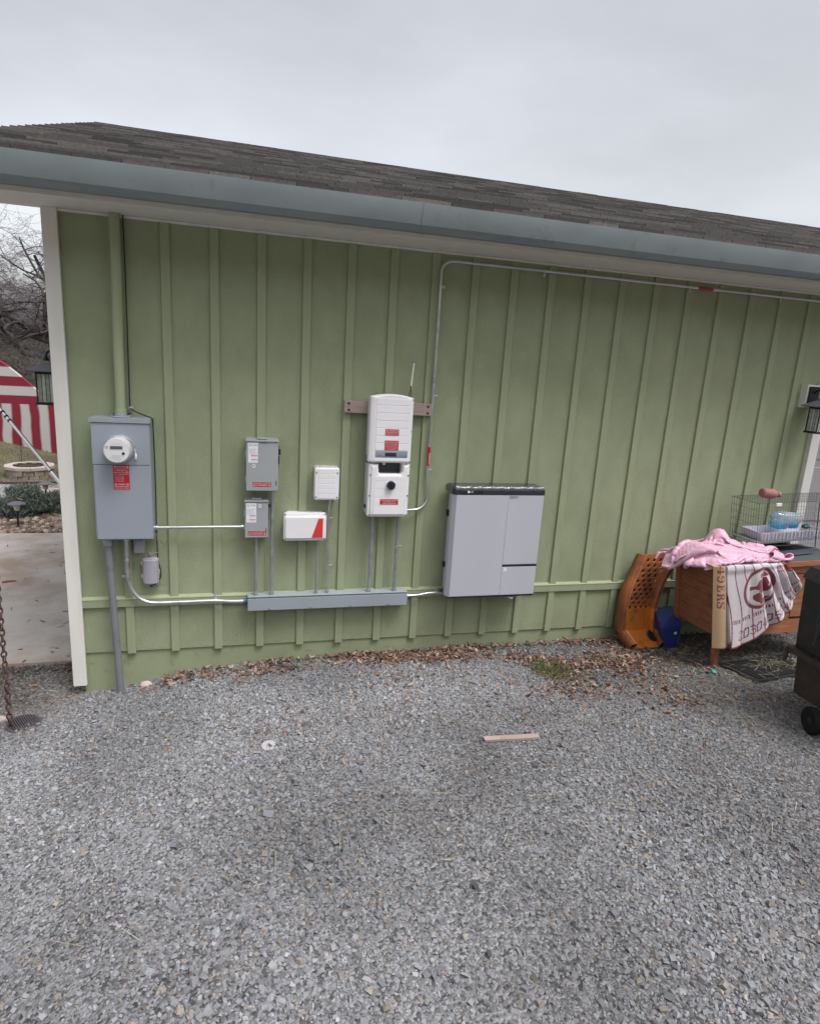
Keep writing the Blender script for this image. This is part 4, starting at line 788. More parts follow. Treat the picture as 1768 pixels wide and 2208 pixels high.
# ---------------------------------------------------------------- knitted football blanket over the hutch front
FONT = {'4':['....##..','...###..','..#.##..','.#..##..','#...##..','########','....##..','...####.'],'9':['.#####..','##...##.','##...##.','.######.','.....##.','.....##.','##..##..','.####...'],
 'E':['#######.','.##...#.','.##.#...','.####...','.##.#...','.##...#.','.##...#.','#######.'],'R':['######..','.##..##.','.##..##.','.#####..','.##.##..','.##..##.','.##..##.','###..###'],
 'S':['.#####.#','##...###','###.....','.#####..','...####.','#....##.','##...##.','#.####..'],'0':['.####','##..#','#...#','#...#','#...#','#...#','#..##','####.'],'1':['..##.','.###.','..##.','..##.','..##.','..##.','..##.','.####'],
 '2':['.###.','#...#','....#','...#.','..#..','.#...','#....','#####'],'3':['####.','....#','....#','.###.','....#','....#','#...#','.###.'],'5':['#####','#....','#....','####.','....#','....#','#...#','.###.']}
def glyph(ch, a, b):                # a across 0..1, b down 0..1
    gph = FONT[ch]; 
    if not (0 <= a < 1 and 0 <= b < 1): return False
    r_ = gph[int(b*len(gph))]; return r_[int(a*len(r_))] == '#'
def blanket():
    nu, nv = 300, 330
    bx = np.array([(4.400,.140),(4.516,.142),(4.656,.156),(4.776,.221),(4.931,.342),(5.067,.444),(5.116,.585),(5.105,.69)]); d = np.r_[0, np.cumsum(np.hypot(*np.diff(bx, axis=0).T))]; d /= d[-1]
    TAN, MAR, WHT = (.44,.29,.155), (.19,.025,.045), (.60,.55,.59)
    mb = MB(); cols = []
    def inpoly(px, py, poly):
        c = False; j = len(poly)-1
        for i in range(len(poly)):
            if (poly[i][1] > py) != (poly[j][1] > py) and px < (poly[j][0]-poly[i][0])*(py-poly[i][1])/(poly[j][1]-poly[i][1])+poly[i][0]: c = not c
            j = i
        return c
    P1 = [(.0,-.55),(.35,-.62),(.55,-.35),(.42,.02),(.05,.12),(-.3,.05),(-.62,.18),(-.66,-.05),(-.3,-.12),(-.22,-.4)]
    P2 = [(-.1,.16),(.25,.06),(.55,-.2),(.72,-.62),(.9,-.6),(.85,-.2),(.55,.14),(.15,.26)]
    P3 = [(-.35,.42),(-.05,.2),(.22,.3),(.3,.5),(.55,.52),(.75,.36),(.8,.5),(.45,.86),(.3,.95),(.22,.78),(-.1,.7),(-.3,.6)]
    P4 = [(-.2,-.75),(.25,-.98),(.6,-.95),(.55,-.7),(.15,-.62),(-.15,-.55)]
    for j in range(nv+1):
        v = j/nv
        for i in range(nu+1):
            u = i/nu; B = (np.interp(u, d, bx[:,0]), np.interp(u, d, bx[:,1])); tx = 4.275+.66*u**.92; tz = roofz(tx, -.77)+.004
            vr = .13                                            # part lying on the roof
            if v < vr:
                t = v/vr; x = tx+.02*(1-t); y = -.60-.178*t; z = roofz(x, y)+.006+.018*(1-t*.3)*max(0, math.sin(u*21))*(u > .55); ff = 0
            else:
                t = (v-vr)/(1-vr); sag = t
                x = tx+(B[0]-tx)*sag; z = tz+(B[1]-tz)*(t**.97); ff = min(1, t*3)
                pl = math.sin(u*26+1.5*math.sin(t*2.3))*(.004+.036*np.clip((u-.42)/.25,0,1)*(1-.45*t)) + .022*math.sin(u*13+t*2+.7)*t
                pl += .05*math.exp(-((u-.62)/.10)**2)*math.exp(-((t-.02)/.18)**2)
                y = -.790 - .006*math.sin(min(t*8,1.57)) - abs(pl)*ff*1.1 - .014*math.exp(-((t-.03)/.05)**2)
                if u < .15: y = -.786 - .018*math.sin(math.pi*min(u/.15,1)) ; 
            mb.v.append((x, y, z))
            # ---- print, in cloth coordinates
            c = WHT; cx, cz = x, z
            if u < .145:
                c = TAN
                if u > .137 or False: c = (.52,.42,.33)
                for k, ch in enumerate('49ERS'):
                    a = (u-.030)/.085; b = (v-(.125+.089*k))/.080
                    # letters read downwards, turned a quarter
                    if glyph(ch, b, 1-a): c = MAR
                if v > .985: c = MAR
            else:
                s_ = (u-.145)/.855
                ph = (s_*7.2+.16*math.sin(v*6.5+s_*4)) % 1.0
                if v > .12 and ph < .10: c = MAR
                if .695 < v < .74 and (s_*40) % 1 < .55 and (s_*7.2 % 1) > .2: c = MAR
                if v < .30 and .27 < v and (s_*46) % 1 < .55 and s_ > .75: c = MAR
                # yard numbers near the hem
                for k, (a_, b_) in enumerate((('2','0'),('3','0'),('4','0'),('5','0'),('4','0'),('2','0'),('1','0'))):
                    q0 = (k+.72)/7.2
                    for m_, ch in enumerate((a_, b_)):
                        aa = (s_-q0-.008-m_*.066)/.058; bb = (v-.83)/.105; aa += .25*(bb-.5)
                        if glyph(ch, aa, bb): c = MAR
                # centre crest
                ex, ez = (x-4.722-.03*(z-.65)), (z-.648); rr_ = math.hypot(ex/.138, ez/.172)
                if rr_ < 1.0: c = MAR
                if rr_ < .83: c = WHT
                if .79 < rr_ < .80 : c = MAR
                if rr_ < .80:
                    px, py = ex/.124, -ez/.152
                    if inpoly(px,py,P1) or inpoly(px,py,P2) or inpoly(px,py,P3) or inpoly(px,py,P4): c = MAR
                if u > .93 and v < .38: c = MAR
                if u > .93 and .33 < v < .35 or .895 < u < .905 and v < .42: c = (.5,.22,.09)
                if v > .982 or u > .99: c = MAR
            cols.append((*c, 1))
    mb.f = [(j*(nu+1)+i, j*(nu+1)+i+1, (j+1)*(nu+1)+i+1, (j+1)*(nu+1)+i) for j in range(nv) for i in range(nu)]
    return mb, cols
bk = thing('football_blanket', 'white and maroon knitted 49ERS football blanket draped over the hutch front', 'blanket', (4.75, -.79, .14))
bmb, bcol = blanket(); bo = obj('knit_sheet', bmb, M_cloth, bk, smooth=80)
ca = bo.data.color_attributes.new('col', 'FLOAT_COLOR', 'POINT'); ca.data.foreach_set('color', np.array(bcol, np.float32).ravel())
sm_ = bo.modifiers.new('thickness', 'SOLIDIFY'); sm_.thickness = .004; sm_.offset = 0

# ---------------------------------------------------------------- wire cage and what is in it
def CG(u, v, w_): return (4.93+u-.13*w_, -.50+v, roofz(4.93+u, -.50)+.004+w_+.012*u)
cg = thing('wire_cage', 'black wire pet cage standing on the hutch roof', 'cage', (5.05, -.35, .84))
CL, CD_, CH = .90, .30, .43
def wires(fn, a0, a1, na, b0, b1, nb, r=.0010):
    mb = MB()
    for k in range(na+1):
        a = a0+(a1-a0)*k/na; mb.tube([CG(*fn(a,b0)), CG(*fn(a,b1))], r if 0 < k < na else r*2, 4, False)
    for k in range(nb+1):
        b = b0+(b1-b0)*k/nb; mb.tube([CG(*fn(a0,b)), CG(*fn(a1,b))], r*1.3 if 0 < k < nb else r*2.2, 4, False)
    return mb
obj('front_panel', wires(lambda a, b: (a,0,b), 0, CL, 34, 0, CH, 7), M_cagew, cg)
obj('back_panel', wires(lambda a, b: (a,CD_,b), 0, CL, 34, 0, CH, 7), M_cagew, cg)
obj('side_panel', wires(lambda a, b: (0,a,b), 0, CD_, 11, 0, CH, 7), M_cagew, cg)
obj('top_panel', wires(lambda a, b: (a,b,CH), 0, CL, 34, 0, CD_, 5), M_cagew, cg)
obj('shelf', MB().box(.02,CL,.02,CD_-.01,.088,.094).map(CG), pm('shelf_grey', (.2,.2,.24), .5), cg)
dr_ = obj('cage_door', wires(lambda a, b: (a,-.006,b), .60, .60+.003, 1, .02, CH-.01, 1, .0022), M_cagew, cg)
obj('clip', MB().bev(5.035,5.09,-.512,-.498,1.235,1.262,.003), M_label, cg)
lp = thing('litter_pan', 'pale ribbed plastic litter pan inside the wire cage', 'pan', CG(.4,.15,.095))
lm = MB().loft([[CG(*p) for p in r] for r in ([(.10,.05,.096),(.72,.05,.096),(.72,.26,.096),(.10,.26,.096)], [(.085,.04,.165),(.735,.04,.165),(.735,.27,.165),(.085,.27,.165)], [(.092,.047,.165),(.728,.047,.165),(.728,.263,.165),(.092,.263,.165)], [(.105,.055,.105),(.715,.055,.105),(.715,.255,.105),(.105,.255,.105)])])
obj('pan', lm, M_lit, lp)
for k in range(16): obj('rib', MB().box(.115+k*.0385,.123+k*.0385,.036,.0405,.10,.16).map(CG), M_lit, lp)
bgx = thing('plastic_bag', 'clear plastic bag holding bright blue packs inside the cage', 'bag', CG(.5,.15,.165))
def blob(c, r, seed, n=2, squash=1.):
    bm = bmesh.new(); bmesh.ops.create_icosphere(bm, subdivisions=n+1, radius=1); rd = random.Random(seed); k = [Vector((rd.uniform(-1,1),rd.uniform(-1,1),rd.uniform(-1,1)))*3 for _ in range(4)]; mb = MB()
    mb.v = [tuple(Vector(c)+Vector((v.co.x*r[0],v.co.y*r[1],v.co.z*r[2]))*(1+.12*sum(math.sin(v.co.dot(q)+i) for i, q in enumerate(k))*.6)) for v in bm.verts]; mb.f = [tuple(q.index for q in f.verts) for f in bm.faces]; bm.free(); return mb
obj('bag_film', blob(CG(.42,.15,.235),(.16,.07,.075),5), M_bagc, bgx)
obj('blue_pack', MB().bev(5.215,5.315,-.40,-.30,CG(.42,.1,.165)[2],CG(.42,.1,.165)[2]+.066,.01), M_cyan, bgx)
obj('blue_pack', MB().bev(5.35,5.445,-.39,-.30,CG(.6,.1,.165)[2]-.004,CG(.6,.1,.165)[2]+.055,.01), M_cyan, bgx)
ty = thing('cage_toys', 'dark green and teal toy pieces on the cage shelf beside the litter pan', 'toy', CG(.8,.12,.095))
obj('green_toy', blob(CG(.60,.10,.185),(.045,.035,.02),9), M_dgreen, ty); obj('green_toy', blob(CG(.74,.10,.112),(.05,.05,.02),11), M_dgreen, ty)
obj('teal_cup', MB().lathe(CG(.80,.10,.097),(0,0,1),[(0,0),(.03,0),(.038,.055),(.036,.055),(.028,.006),(0,.006)],16), M_teal, ty)
jg = thing('red_jug', 'faded red plastic jug lying on its side on top of the wire cage', 'jug', (5.1,-.36,CG(.5,.14,CH)[2]))
jz = CG(.5,.14,CH)[2]+.042
obj('body', MB().lathe((5.01,-.36,jz+.004),(1,.05,-.10),[(0,0),(.030,.002),(.040,.012),(.041,.12),(.030,.155),(.020,.165),(.020,.172)],20), M_jug, jg)
obj('cap', MB().lathe((5.181,-.352,jz-.013),(1,.05,-.10),[(.023,0),(.025,.002),(.025,.026),(0,.027)],16), M_jug, jg)
tr = thing('plastic_tray', 'shallow black plastic tray with grey rim on the hutch roof before the cage', 'tray', (5.2,-.5,.84))
A, B_, C_ = Vector((4.905,-.66,0)), Vector((5.46,-.585,0)), Vector((5.33,-.35,0)); D_ = A+(C_-B_)
def quad(z, s):
    c = (A+B_+C_+D_)/4; return [tuple(c+(p-c)*s+Vector((0,0,z+roofz(p.x,p.y)))) for p in (A,B_,C_,D_)]
obj('rim', MB().loft([quad(.008,.95), quad(.052,1.0), quad(.054,1.03), quad(.056,1.03), quad(.055,.985)], False, False), M_trayrim, tr)
obj('basin', MB().loft([quad(.0545,.984), quad(.013,.945)], False, True), M_tray, tr)

# ---------------------------------------------------------------- orange slide piece, blue bin, mat, grill
def slide():
    # centre-line: (left x, right x, y, z, tilt of the floor normal handled by path)
    st = [(4.04,4.375,-.27,-.09),(4.03,4.39,-.20,-.055),(4.018,4.38,-.142,-.022),(4.010,4.366,-.108,.0),(4.004,4.356,-.101,.03),(3.995,4.334,-.10,.2),(4.0,4.343,-.10,.325),(4.028,4.378,-.095,.445),(4.088,4.464,-.075,.574),(4.151,4.531,-.05,.70)]
    P = smooth_path([( (a+b)/2, y, z) for a, b, y, z in st], 12); Wd = smooth_path([(b-a, 0, 0) for a, b, _, _ in st], 12)
    n = len(P); prof = [(-.5,-.03),(-.505,.05),(-.485,.064),(-.462,.062),(-.452,.044),(-.44,.046),(-.425,.066),(-.40,.07),(-.375,.058),(-.36,.006)] ; prof = prof + [(x/24-.36+.0,0) for x in []]
    mid = 26; floor = [(-.36+.72*k/mid, 0) for k in range(1, mid)]
    prof = prof + floor + [(-x, h) for x, h in reversed(prof)]
    mb = MB(); k = len(prof)
    for i, p in enumerate(P):
        t = Vector(P[min(i+1,n-1)])-Vector(P[max(i-1,0)]); t.normalize(); nrm = Vector((1,0,0)).cross(t); nrm = nrm if nrm.y < 0 or nrm.z > .7 else -nrm
        for x, h in prof:
            q = Vector(p)+Vector((1,0,0))*x*Wd[i][0]+nrm*h
            mb.v.append(tuple(q))
    holes = set()
    for r_ in range(11):
        i0 = int(n*.56)+r_*4
        for c in range(4):
            j0 = 11+c*6+(0 if r_ % 2 else 3)
            for di in range(2):
                for dj in range(2): holes.add((i0+di, j0+dj))
    mb.f = [(i*k+j, i*k+j+1, (i+1)*k+j+1, (i+1)*k+j) for i in range(n-1) for j in range(k-1) if (i, j) not in holes]
    return mb, k, n
smb, sk, sn = slide()
sd_ = thing('slide_section', 'faded orange plastic slide section with grip holes leaning on the wall', 'slide', (4.2,-.2,-.09))
so_ = obj('channel', smb, M_slide, sd_, smooth=50)
so_.data.materials.append(M_slide_hi)
for p in so_.data.polygons:
    zc = sum(so_.data.vertices[q].co.z for q in p.vertices)/len(p.vertices) - .09
    xc = sum(so_.data.vertices[q].co.x for q in p.vertices)/len(p.vertices)
    if zc < .235 and abs(xc) < .125: p.material_index = 1
s2 = so_.modifiers.new('thickness', 'SOLIDIFY'); s2.thickness = .006; s2.offset = -1
obj('scuff', MB().grid(lambda u, v: (4.045+.25*u, -.1035, .275+.010*v+.012*u), 8, 1), pm('chalky_scuff', (.55,.38,.27), .7, var=.3, vs_=40), sd_)
obj('backing', MB().grid(lambda u, v: (4.04+.26*u+float(np.interp(.3+.4*v,[.3,.45,.57,.7],[0,.03,.09,.15])), -.075+.05*v, .3+.385*v), 4, 8), pm('slide_hole_shade', (.08,.03,.014), .6), sd_)  # inner wall coloured dark to stand in for shade inside the grip holes
rg = thing('black_ring', 'small black plastic ring lid lying in the foot of the orange slide', 'lid', (4.33,-.26,-.05))
obj('ring', MB().lathe((4.318,-.175,-.022),(.2,-.6,.75),[(.030,0),(.052,0),(.055,.01),(.052,.02),(.040,.021),(.036,.010),(0,.010)],24), M_black, rg)
bl = thing('blue_bin', 'tipped dark blue plastic bin with small white square sticker', 'bin', (4.45,-.25,-.1))
bm_ = MB().hexa([(4.352,-.322,-.09),(4.468,-.322,-.062),(4.545,-.13,-.06),(4.40,-.13,-.085),(4.268,-.338,.135),(4.476,-.338,.158),(4.52,-.12,.235),(4.318,-.12,.225)])
bo2 = obj('shell', bm_, M_blue, bl); bv = bo2.modifiers.new('bevel', 'BEVEL'); bv.width = .012; bv.segments = 3
obj('rim_ridge', MB().tube([(4.288,-.336,.105),(4.37,-.337,.113),(4.458,-.337,.122)], .006, 8), M_blue, bl)
obj('sticker', MB().bev(4.41,4.432,-.3365,-.326,.058,.08,.001), M_label, bl)
mx_ = thing('rubber_mat', 'black rubber mat with grey edge lying before the hutch', 'mat', (4.9,-.83,-.05))
mq = MATQ
obj('mat_border', MB().loft([[(x,y,gz(x,y)+.006) for x,y in mq], [(x,y,gz(x,y)+.026) for x,y in mq]]), pm('grey_rubber', (.035,.036,.042), .7, var=.15, spec=.3), mx_)
mc_ = [(x+(4.90-x)*.09, y+(-.86-y)*.10) for x, y in mq]
obj('mat_surface', MB().loft([[(x,y,gz(x,y)+.0255) for x,y in mc_], [(x,y,gz(x,y)+.031) for x,y in mc_]]), M_rubber, mx_)
cap_ = thing('bottle_cap', 'tiny teal plastic cap on the gravel before the hutch leg', 'cap', (4.395,-.85,gz(4.395,-.85)))
obj('shell', MB().lathe((4.395,-.85,gz(4.395,-.85)+.008),(.2,-.3,1),[(0,0),(.018,0),(.020,.004),(.020,.018),(.014,.022),(0,.023)],14), M_teal, cap_)

gr = thing('grill_cart', 'black steel barbecue cart with wheel standing at the right edge', 'grill', (4.75,-1.8,.03))
def gbox(xl0, xl1, y0, y1, w0, w1, z0, z1): return MB().hexa([(xl0,y1,z0),(xl0+w0,y1,z0),(xl0+w0,y0,z0),(xl0,y0,z0),(xl1,y1,z1),(xl1+w1,y1,z1),(xl1+w1,y0,z1),(xl1,y0,z1)])
obj('hood', gbox(4.395,4.355,-1.50,-2.10,.7,.7,.50,.985), M_blk_paint, gr)
obj('hood_lid', gbox(4.35,4.40,-1.48,-2.12,.72,.6,.987,1.06), M_blk_paint, gr)
obj('side_ledge', gbox(4.355,4.352,-1.47,-2.14,.78,.78,.462,.497), M_blk_rust, gr)
obj('ash_box', gbox(4.450,4.412,-1.51,-2.08,.62,.66,.165,.46), M_blk_rust, gr)
obj('bracket', MB().tube([(4.375,-1.47,.47),(4.36,-1.47,.39)], .012, 8), M_blk_rust, gr)
obj('leg', MB().box(4.405,4.44,-1.80,-1.765,.05,.164), M_blk_rust, gr); obj('leg', MB().box(5.0,5.035,-1.80,-1.765,.03,.164), M_blk_rust, gr); obj('leg', MB().box(5.0,5.035,-1.56,-1.525,.0,.164), M_blk_rust, gr)
wh = obj('wheel', MB().lathe((4.345,-1.77,.118),(1,-.25,0),[(.045,-.018),(.075,-.024),(.086,-.016),(.090,0),(.086,.016),(.075,.024),(.045,.018)],28), M_rubber, gr)
obj('wheel_hub', MB().lathe((4.345,-1.77,.118),(1,-.25,0),[(0,-.02),(.02,-.019),(.046,-.012),(.046,.012),(.018,.016),(0,.018)],20), M_black, wh)
obj('axle', MB().tube([(4.34,-1.77,.118),(5.02,-1.78,.118)], .009, 8), M_steel, wh)
bgk = thing('grill_cover_bag', 'crumpled black plastic bag hanging over the top of the grill cart', 'bag', (4.7,-1.6,.9))
def bagf(u, v):                      # hangs over the left end of the hood
    y = -1.66-.36*u
    if v < .3: return (4.66-.30*v/.3, y+.01*math.sin(v*20), 1.072+.014*math.sin(u*13+v*7)+.012*math.sin(u*5)-.0*v)
    t = (v-.3)/.7; return (4.342-.02*math.sin(t*3)-.012*abs(math.sin(u*17+t*4))*(.4+t)+.02*t, y+.03*t*math.sin(u*4), 1.066-.5*t*(1-.25*math.sin(u*7))+.012*math.sin(u*9))
obj('bag_sheet', MB().grid(bagf, 40, 50), M_bag, bgk, smooth=60)
bv2 = bgk.children[0].modifiers.new('thickness', 'SOLIDIFY'); bv2.thickness = .002

# ---------------------------------------------------------------- small litter on the ground
def stick(label, name, pts, r, mat):
    o = thing(name, label, 'stick', pts[0]); obj('wood', MB().tube(smooth_path(pts,3), [r*(1-.4*k/(len(smooth_path(pts,3))-1)) for k in range(len(smooth_path(pts,3)))], 6), mat, o)
stick('dark bare twig lying at the edge of the leaves below the trough', 'twig', [(1.02,-.10,gz(1.02,-.10)+.02),(1.10,-.14,gz(1.1,-.14)+.022),(1.20,-.21,gz(1.2,-.21)+.016)], .008, M_bark)
stick('orange-red stick lying on the concrete driveway', 'stick', [(-1.62,2.42,-.278),(-1.56,2.45,-.276),(-1.50,2.46,-.278)], .012, pm('orange_stick', (.38,.11,.06), .7, var=.2))
for p in ([(-.80,.78),(-.74,.80)], [(-.84,.92),(-.80,.94)], [(-1.3,1.6),(-1.22,1.66)], [(-1.5,3.4),(-1.42,3.45)], [(-1.05,1.3),(-.95,1.34)], [(-1.1,2.1),(-1.06,2.12)]):
    pass
# debris on the driveway
n = 130; x = rng.uniform(-2.6,-.4,n); y = .55+rng.uniform(0,1,n)**1.6*3.7
tvs = np.array([(-1,-.25,0),(1,-.2,.05),(.9,.25,.2),(-.8,.3,.1)]); pieces('driveway_debris', M_leaf, tvs, np.array([(0,1,2,3)]), np.stack([x,y,np.full(n,-.283)],1), np.stack([rng.uniform(.01,.045,n),rng.uniform(.01,.025,n),np.full(n,.02)],1), rotm(n,.2), np.array([(.09,.06,.045),(.14,.1,.08),(.06,.05,.045)])[rng.integers(0,3,n)], 'bits of leaf and twig scattered over the concrete driveway', 'debris')
lid = thing('white_lid', 'round white lid half buried in the gravel near the camera', 'lid', (.93,-1.30,gz(.93,-1.3)))
obj('disc', MB().lathe((.97,-1.255,gz(.97,-1.255)-.003),(.05,-.1,1),[(.045,0),(.047,.006),(.044,.012),(0,.013)],24), pm('dull_white', (.42,.42,.44), .6, var=.1), lid)
bd = thing('wood_stake', 'flat tan wooden stake lying on the gravel nearest the camera', 'stake', (2.45,-1.42,gz(2.45,-1.42)))
obj('strip', MB().hexa([(2.22,-1.505,gz(2.3,-1.4)+.012),(2.56,-1.535,gz(2.5,-1.45)+.012),(2.565,-1.495,gz(2.5,-1.45)+.012),(2.22,-1.465,gz(2.3,-1.4)+.012),(2.22,-1.505,gz(2.3,-1.4)+.026),(2.56,-1.535,gz(2.5,-1.45)+.026),(2.565,-1.495,gz(2.5,-1.45)+.026),(2.22,-1.465,gz(2.3,-1.4)+.026)]), M_plank, bd)
def rock(label, c, r, seed, mat): 
    o = thing('rock', label, 'rock', c); obj('stone', blob(c, r, seed, 1), mat, o, 0)
rock('tan rock against the wall base beside the grey pipe', (.13,-.07,gz(.13,-.07)+.01), (.042,.028,.022), 21, M_cap)
rock('brownish rock in the gravel right of the grey pipe', (.33,-.20,gz(.33,-.2)+.006), (.035,.025,.02), 22, M_stone)
rock('pale rock beside the rusty chain at the drain', (-.74,-.33,gz(-.74,-.33)+.01), (.05,.035,.03), 23, M_cap)
rock('dark red-brown rock lying at the driveway edge near the corner board', (-.52,.47,-.30), (.035,.025,.022), 24, pm('dark_rock', (.07,.04,.045), .9))

# ---------------------------------------------------------------- rain chain, grate, pipe stub
ch = thing('rain_chain', 'rusty iron rain chain hanging at the left edge down to the drain', 'chain', (-.638,-.45,-.25))
CX, CY = -.638, -.452
link = MB(); 
ring_ = [(.0135*math.cos(a)*1.0, 0, .0235*math.sin(a)) for a in [2*math.pi*k/14 for k in range(15)]]
for rot_ in (0, 1):
    mb = MB().tube([(x if not rot_ else 0, x if rot_ else 0, z) for x, y, z in ring_], .0054, 6, False)
    if rot_ == 0: L0 = mb
    else: L1 = mb
def mk(mb):
    me = bpy.data.meshes.new('chain_link'); me.from_pydata(mb.v, [], mb.f); me.shade_smooth(); me.materials.append(M_rust); return me
ML = (mk(L0), mk(L1)); zz = gz(CX,CY)+.02; k = 0
while zz < ZT+.0:
    o = bpy.data.objects.new('chain_link', ML[k % 2]); col.objects.link(o); o.parent = ch; sway = .012*math.sin(zz*2.2)
    o.location = Vector((CX+sway*.3, CY, zz))-BASE[ch.name]; o.rotation_euler = (random.uniform(-.1,.1), random.uniform(-.1,.1), .6+random.uniform(-.25,.25)); zz += .0365; k += 1
gt = thing('drain_grate', 'round dark slotted drain grate in the gravel under the rusty chain', 'grate', (-.585,-.43,gz(-.585,-.43)))
gc = Vector((-.572,-.415,gz(-.572,-.415)+.018)); ga = Vector((.10,-.10,1)).normalized()
M_grate = pm('grate_plastic', (.07,.06,.068), .6, var=.15)
obj('frame', MB().lathe(gc, ga, [(.088,-.02),(.100,-.012),(.101,.0),(.092,.006),(.086,.002),(.086,-.02)], 32), M_grate, gt)
for k in range(13):
    o_ = -.078+k*.013; hl = math.sqrt(max(0,.086**2-o_**2)); d1_ = Vector((.55,-.83,0)); d1_ = (d1_-ga*d1_.dot(ga)).normalized(); d2_ = ga.cross(d1_)
    a_ = gc+d2_*o_-d1_*hl; b_ = gc+d2_*o_+d1_*hl
    obj('bar', MB().hexa([tuple(p+q*.0032*s_+ga*h_) for h_ in (-.012,.001) for p, q, s_ in ((a_,d2_,-1),(b_,d2_,-1),(b_,d2_,1),(a_,d2_,1))]), M_grate, gt)
obj('pit', MB().lathe(gc-ga*.03, ga, [(0,0),(.084,0),(.084,.012),(.083,.012),(.083,.002),(0,.002)], 24), M_black, gt)
st_ = thing('pipe_stub', 'short grey plastic pipe stub standing in the gravel at far left', 'pipe', (-.68,-.58,gz(-.68,-.58)))
obj('pipe', MB().lathe((-.672,-.60,gz(-.67,-.6)-.02),(0,0,1),[(.03,0),(.03,.085),(.026,.085),(.026,.03),(0,.03)],20), M_pvc, st_)

# ---------------------------------------------------------------- yard behind the corner
def flagpole():
    a, b = Vector((-.333,.243,1.075)), Vector((-1.9,1.34,2.77)); d = (b-a).normalized()
    t = thing('flagpole', 'slanted silver aluminium flagpole fixed to the house front', 'pole', tuple(a))
    obj('shaft', MB().tube([tuple(a+d*.18), tuple(b)], .0125, 12), M_alu, t)
    obj('holder', MB().tube([tuple(a+d*.05), tuple(a+d*.30)], .017, 12), M_alu, t)
    obj('bracket', MB().hexa([tuple(a+Vector(p)) for p in ((0,-.03,-.10),(0,.03,-.10),(-.012,.03,-.10),(-.012,-.03,-.10),(0,-.03,.12),(0,.03,.12),(-.012,.03,.12),(-.012,-.03,.12))]), M_alu, t)
    for s_ in (.30,.80,.84,.885): obj('collar', MB().tube([tuple(a+d*s_), tuple(a+d*(s_+.012))], .0155, 12), M_black, t)
flagpole()
def shed_mat():
    mt = bpy.data.materials.new('striped_paint'); mt.use_nodes = True; n = mt.node_tree.nodes; l = mt.node_tree.links.new; b = n['Principled BSDF']; b.inputs['Roughness'].default_value = .7
    ge = n.new('ShaderNodeNewGeometry'); sx = n.new('ShaderNodeSeparateXYZ'); l(ge.outputs['Position'], sx.inputs[0])
    def wave(inp, off, per, soft):
        a = n.new('ShaderNodeMath'); a.operation = 'ADD'; a.inputs[1].default_value = -off; l(inp, a.inputs[0])
        m_ = n.new('ShaderNodeMath'); m_.operation = 'MULTIPLY'; m_.inputs[1].default_value = 2*math.pi/per; l(a.outputs[0], m_.inputs[0])
        c = n.new('ShaderNodeMath'); c.operation = 'COSINE'; l(m_.outputs[0], c.inputs[0])
        r = n.new('ShaderNodeMapRange'); r.inputs[1].default_value = .03-soft; r.inputs[2].default_value = .03+soft; l(c.outputs[0], r.inputs[0]); return r.outputs[0]
    nz1 = n.new('ShaderNodeTexNoise'); nz1.inputs['Scale'].default_value = 1.6; l(ge.outputs['Position'], nz1.inputs['Vector'])
    ad = n.new('ShaderNodeMath'); ad.operation = 'MULTIPLY_ADD'; ad.inputs[1].default_value = .10; l(nz1.outputs[0], ad.inputs[0]); l(sx.outputs[0], ad.inputs[2])
    vx = wave(ad.outputs[0], -3.515+.05, .368, .35); vz = wave(sx.outputs[2], 1.125, .405, .12)
    gtn = n.new('ShaderNodeMath'); gtn.operation = 'GREATER_THAN'; gtn.inputs[1].default_value = .84; l(sx.outputs[2], gtn.inputs[0])
    mxf = n.new('ShaderNodeMix'); l(gtn.outputs[0], mxf.inputs[0]); l(vx, mxf.inputs[2]); l(vz, mxf.inputs[3])
    mc_ = n.new('ShaderNodeMix'); mc_.data_type = 'RGBA'; mc_.inputs[6].default_value = (.21,.012,.03,1); mc_.inputs[7].default_value = (.50,.47,.47,1); l(mxf.outputs[0], mc_.inputs[0]); l(mc_.outputs[2], b.inputs['Base Color']); return mt
sh = thing('striped_gable_panel', 'round-topped panel painted with red and white stripes behind the yard', 'panel', (-4.85,11,-.2))
MS = shed_mat()
obj('painted_wall', MB().prism([(-6.45,-.6),(-3.25,-.6),(-3.25,.80),(-3.42,.98),(-3.56,1.10),(-3.78,1.31),(-4.02,1.53),(-4.2,1.68),(-4.36,1.79),(-4.58,1.88),(-4.85,1.91),(-5.12,1.88),(-5.34,1.79),(-5.68,1.53),(-6.14,1.10),(-6.45,.80)], 11, 11.12), MS, sh)
for x_ in (-6.2,-4.85,-3.5): obj('post', MB().box(x_-.05,x_+.05,11.121,11.22,-.6,.9), M_plank, sh)
pt = thing('fire_pit', 'round low stone fire pit ring in the yard before the striped panel', 'fire pit', (-3.15,8.6,-.3))
pc = Vector((-3.15,8.6,-.3))
def wedge(a0, a1, r0, r1, z0, z1):
    p = [(pc.x+r*math.cos(a), pc.y+r*math.sin(a)) for r, a in ((r1,a0),(r1,a1),(r0,a1),(r0,a0))]
    return MB().hexa([(x,y,pc.z+z0) for x,y in p]+[(x,y,pc.z+z1) for x,y in p])
for cse in range(2):
    for k in range(14):
        a0 = 2*math.pi*(k+.5*cse)/14; j = random.uniform(-.012,.012); obj('stone_block', wedge(a0+.02, a0+2*math.pi/14-.02, .30, .405+j, -.06+cse*.105, .04+cse*.105), M_stone, pt)
for k in range(10):
    a0 = 2*math.pi*k/10; obj('cap_stone', wedge(a0+.008, a0+2*math.pi/10-.008, .28, .43, .147, .20), M_cap, pt)
obj('fire_bowl', MB().lathe(pc, (0,0,1), [(0,.10),(.2,.11),(.27,.165),(.279,.205),(.275,.205),(.26,.165),(.19,.13),(0,.12)], 28), M_blk_rust, pt)
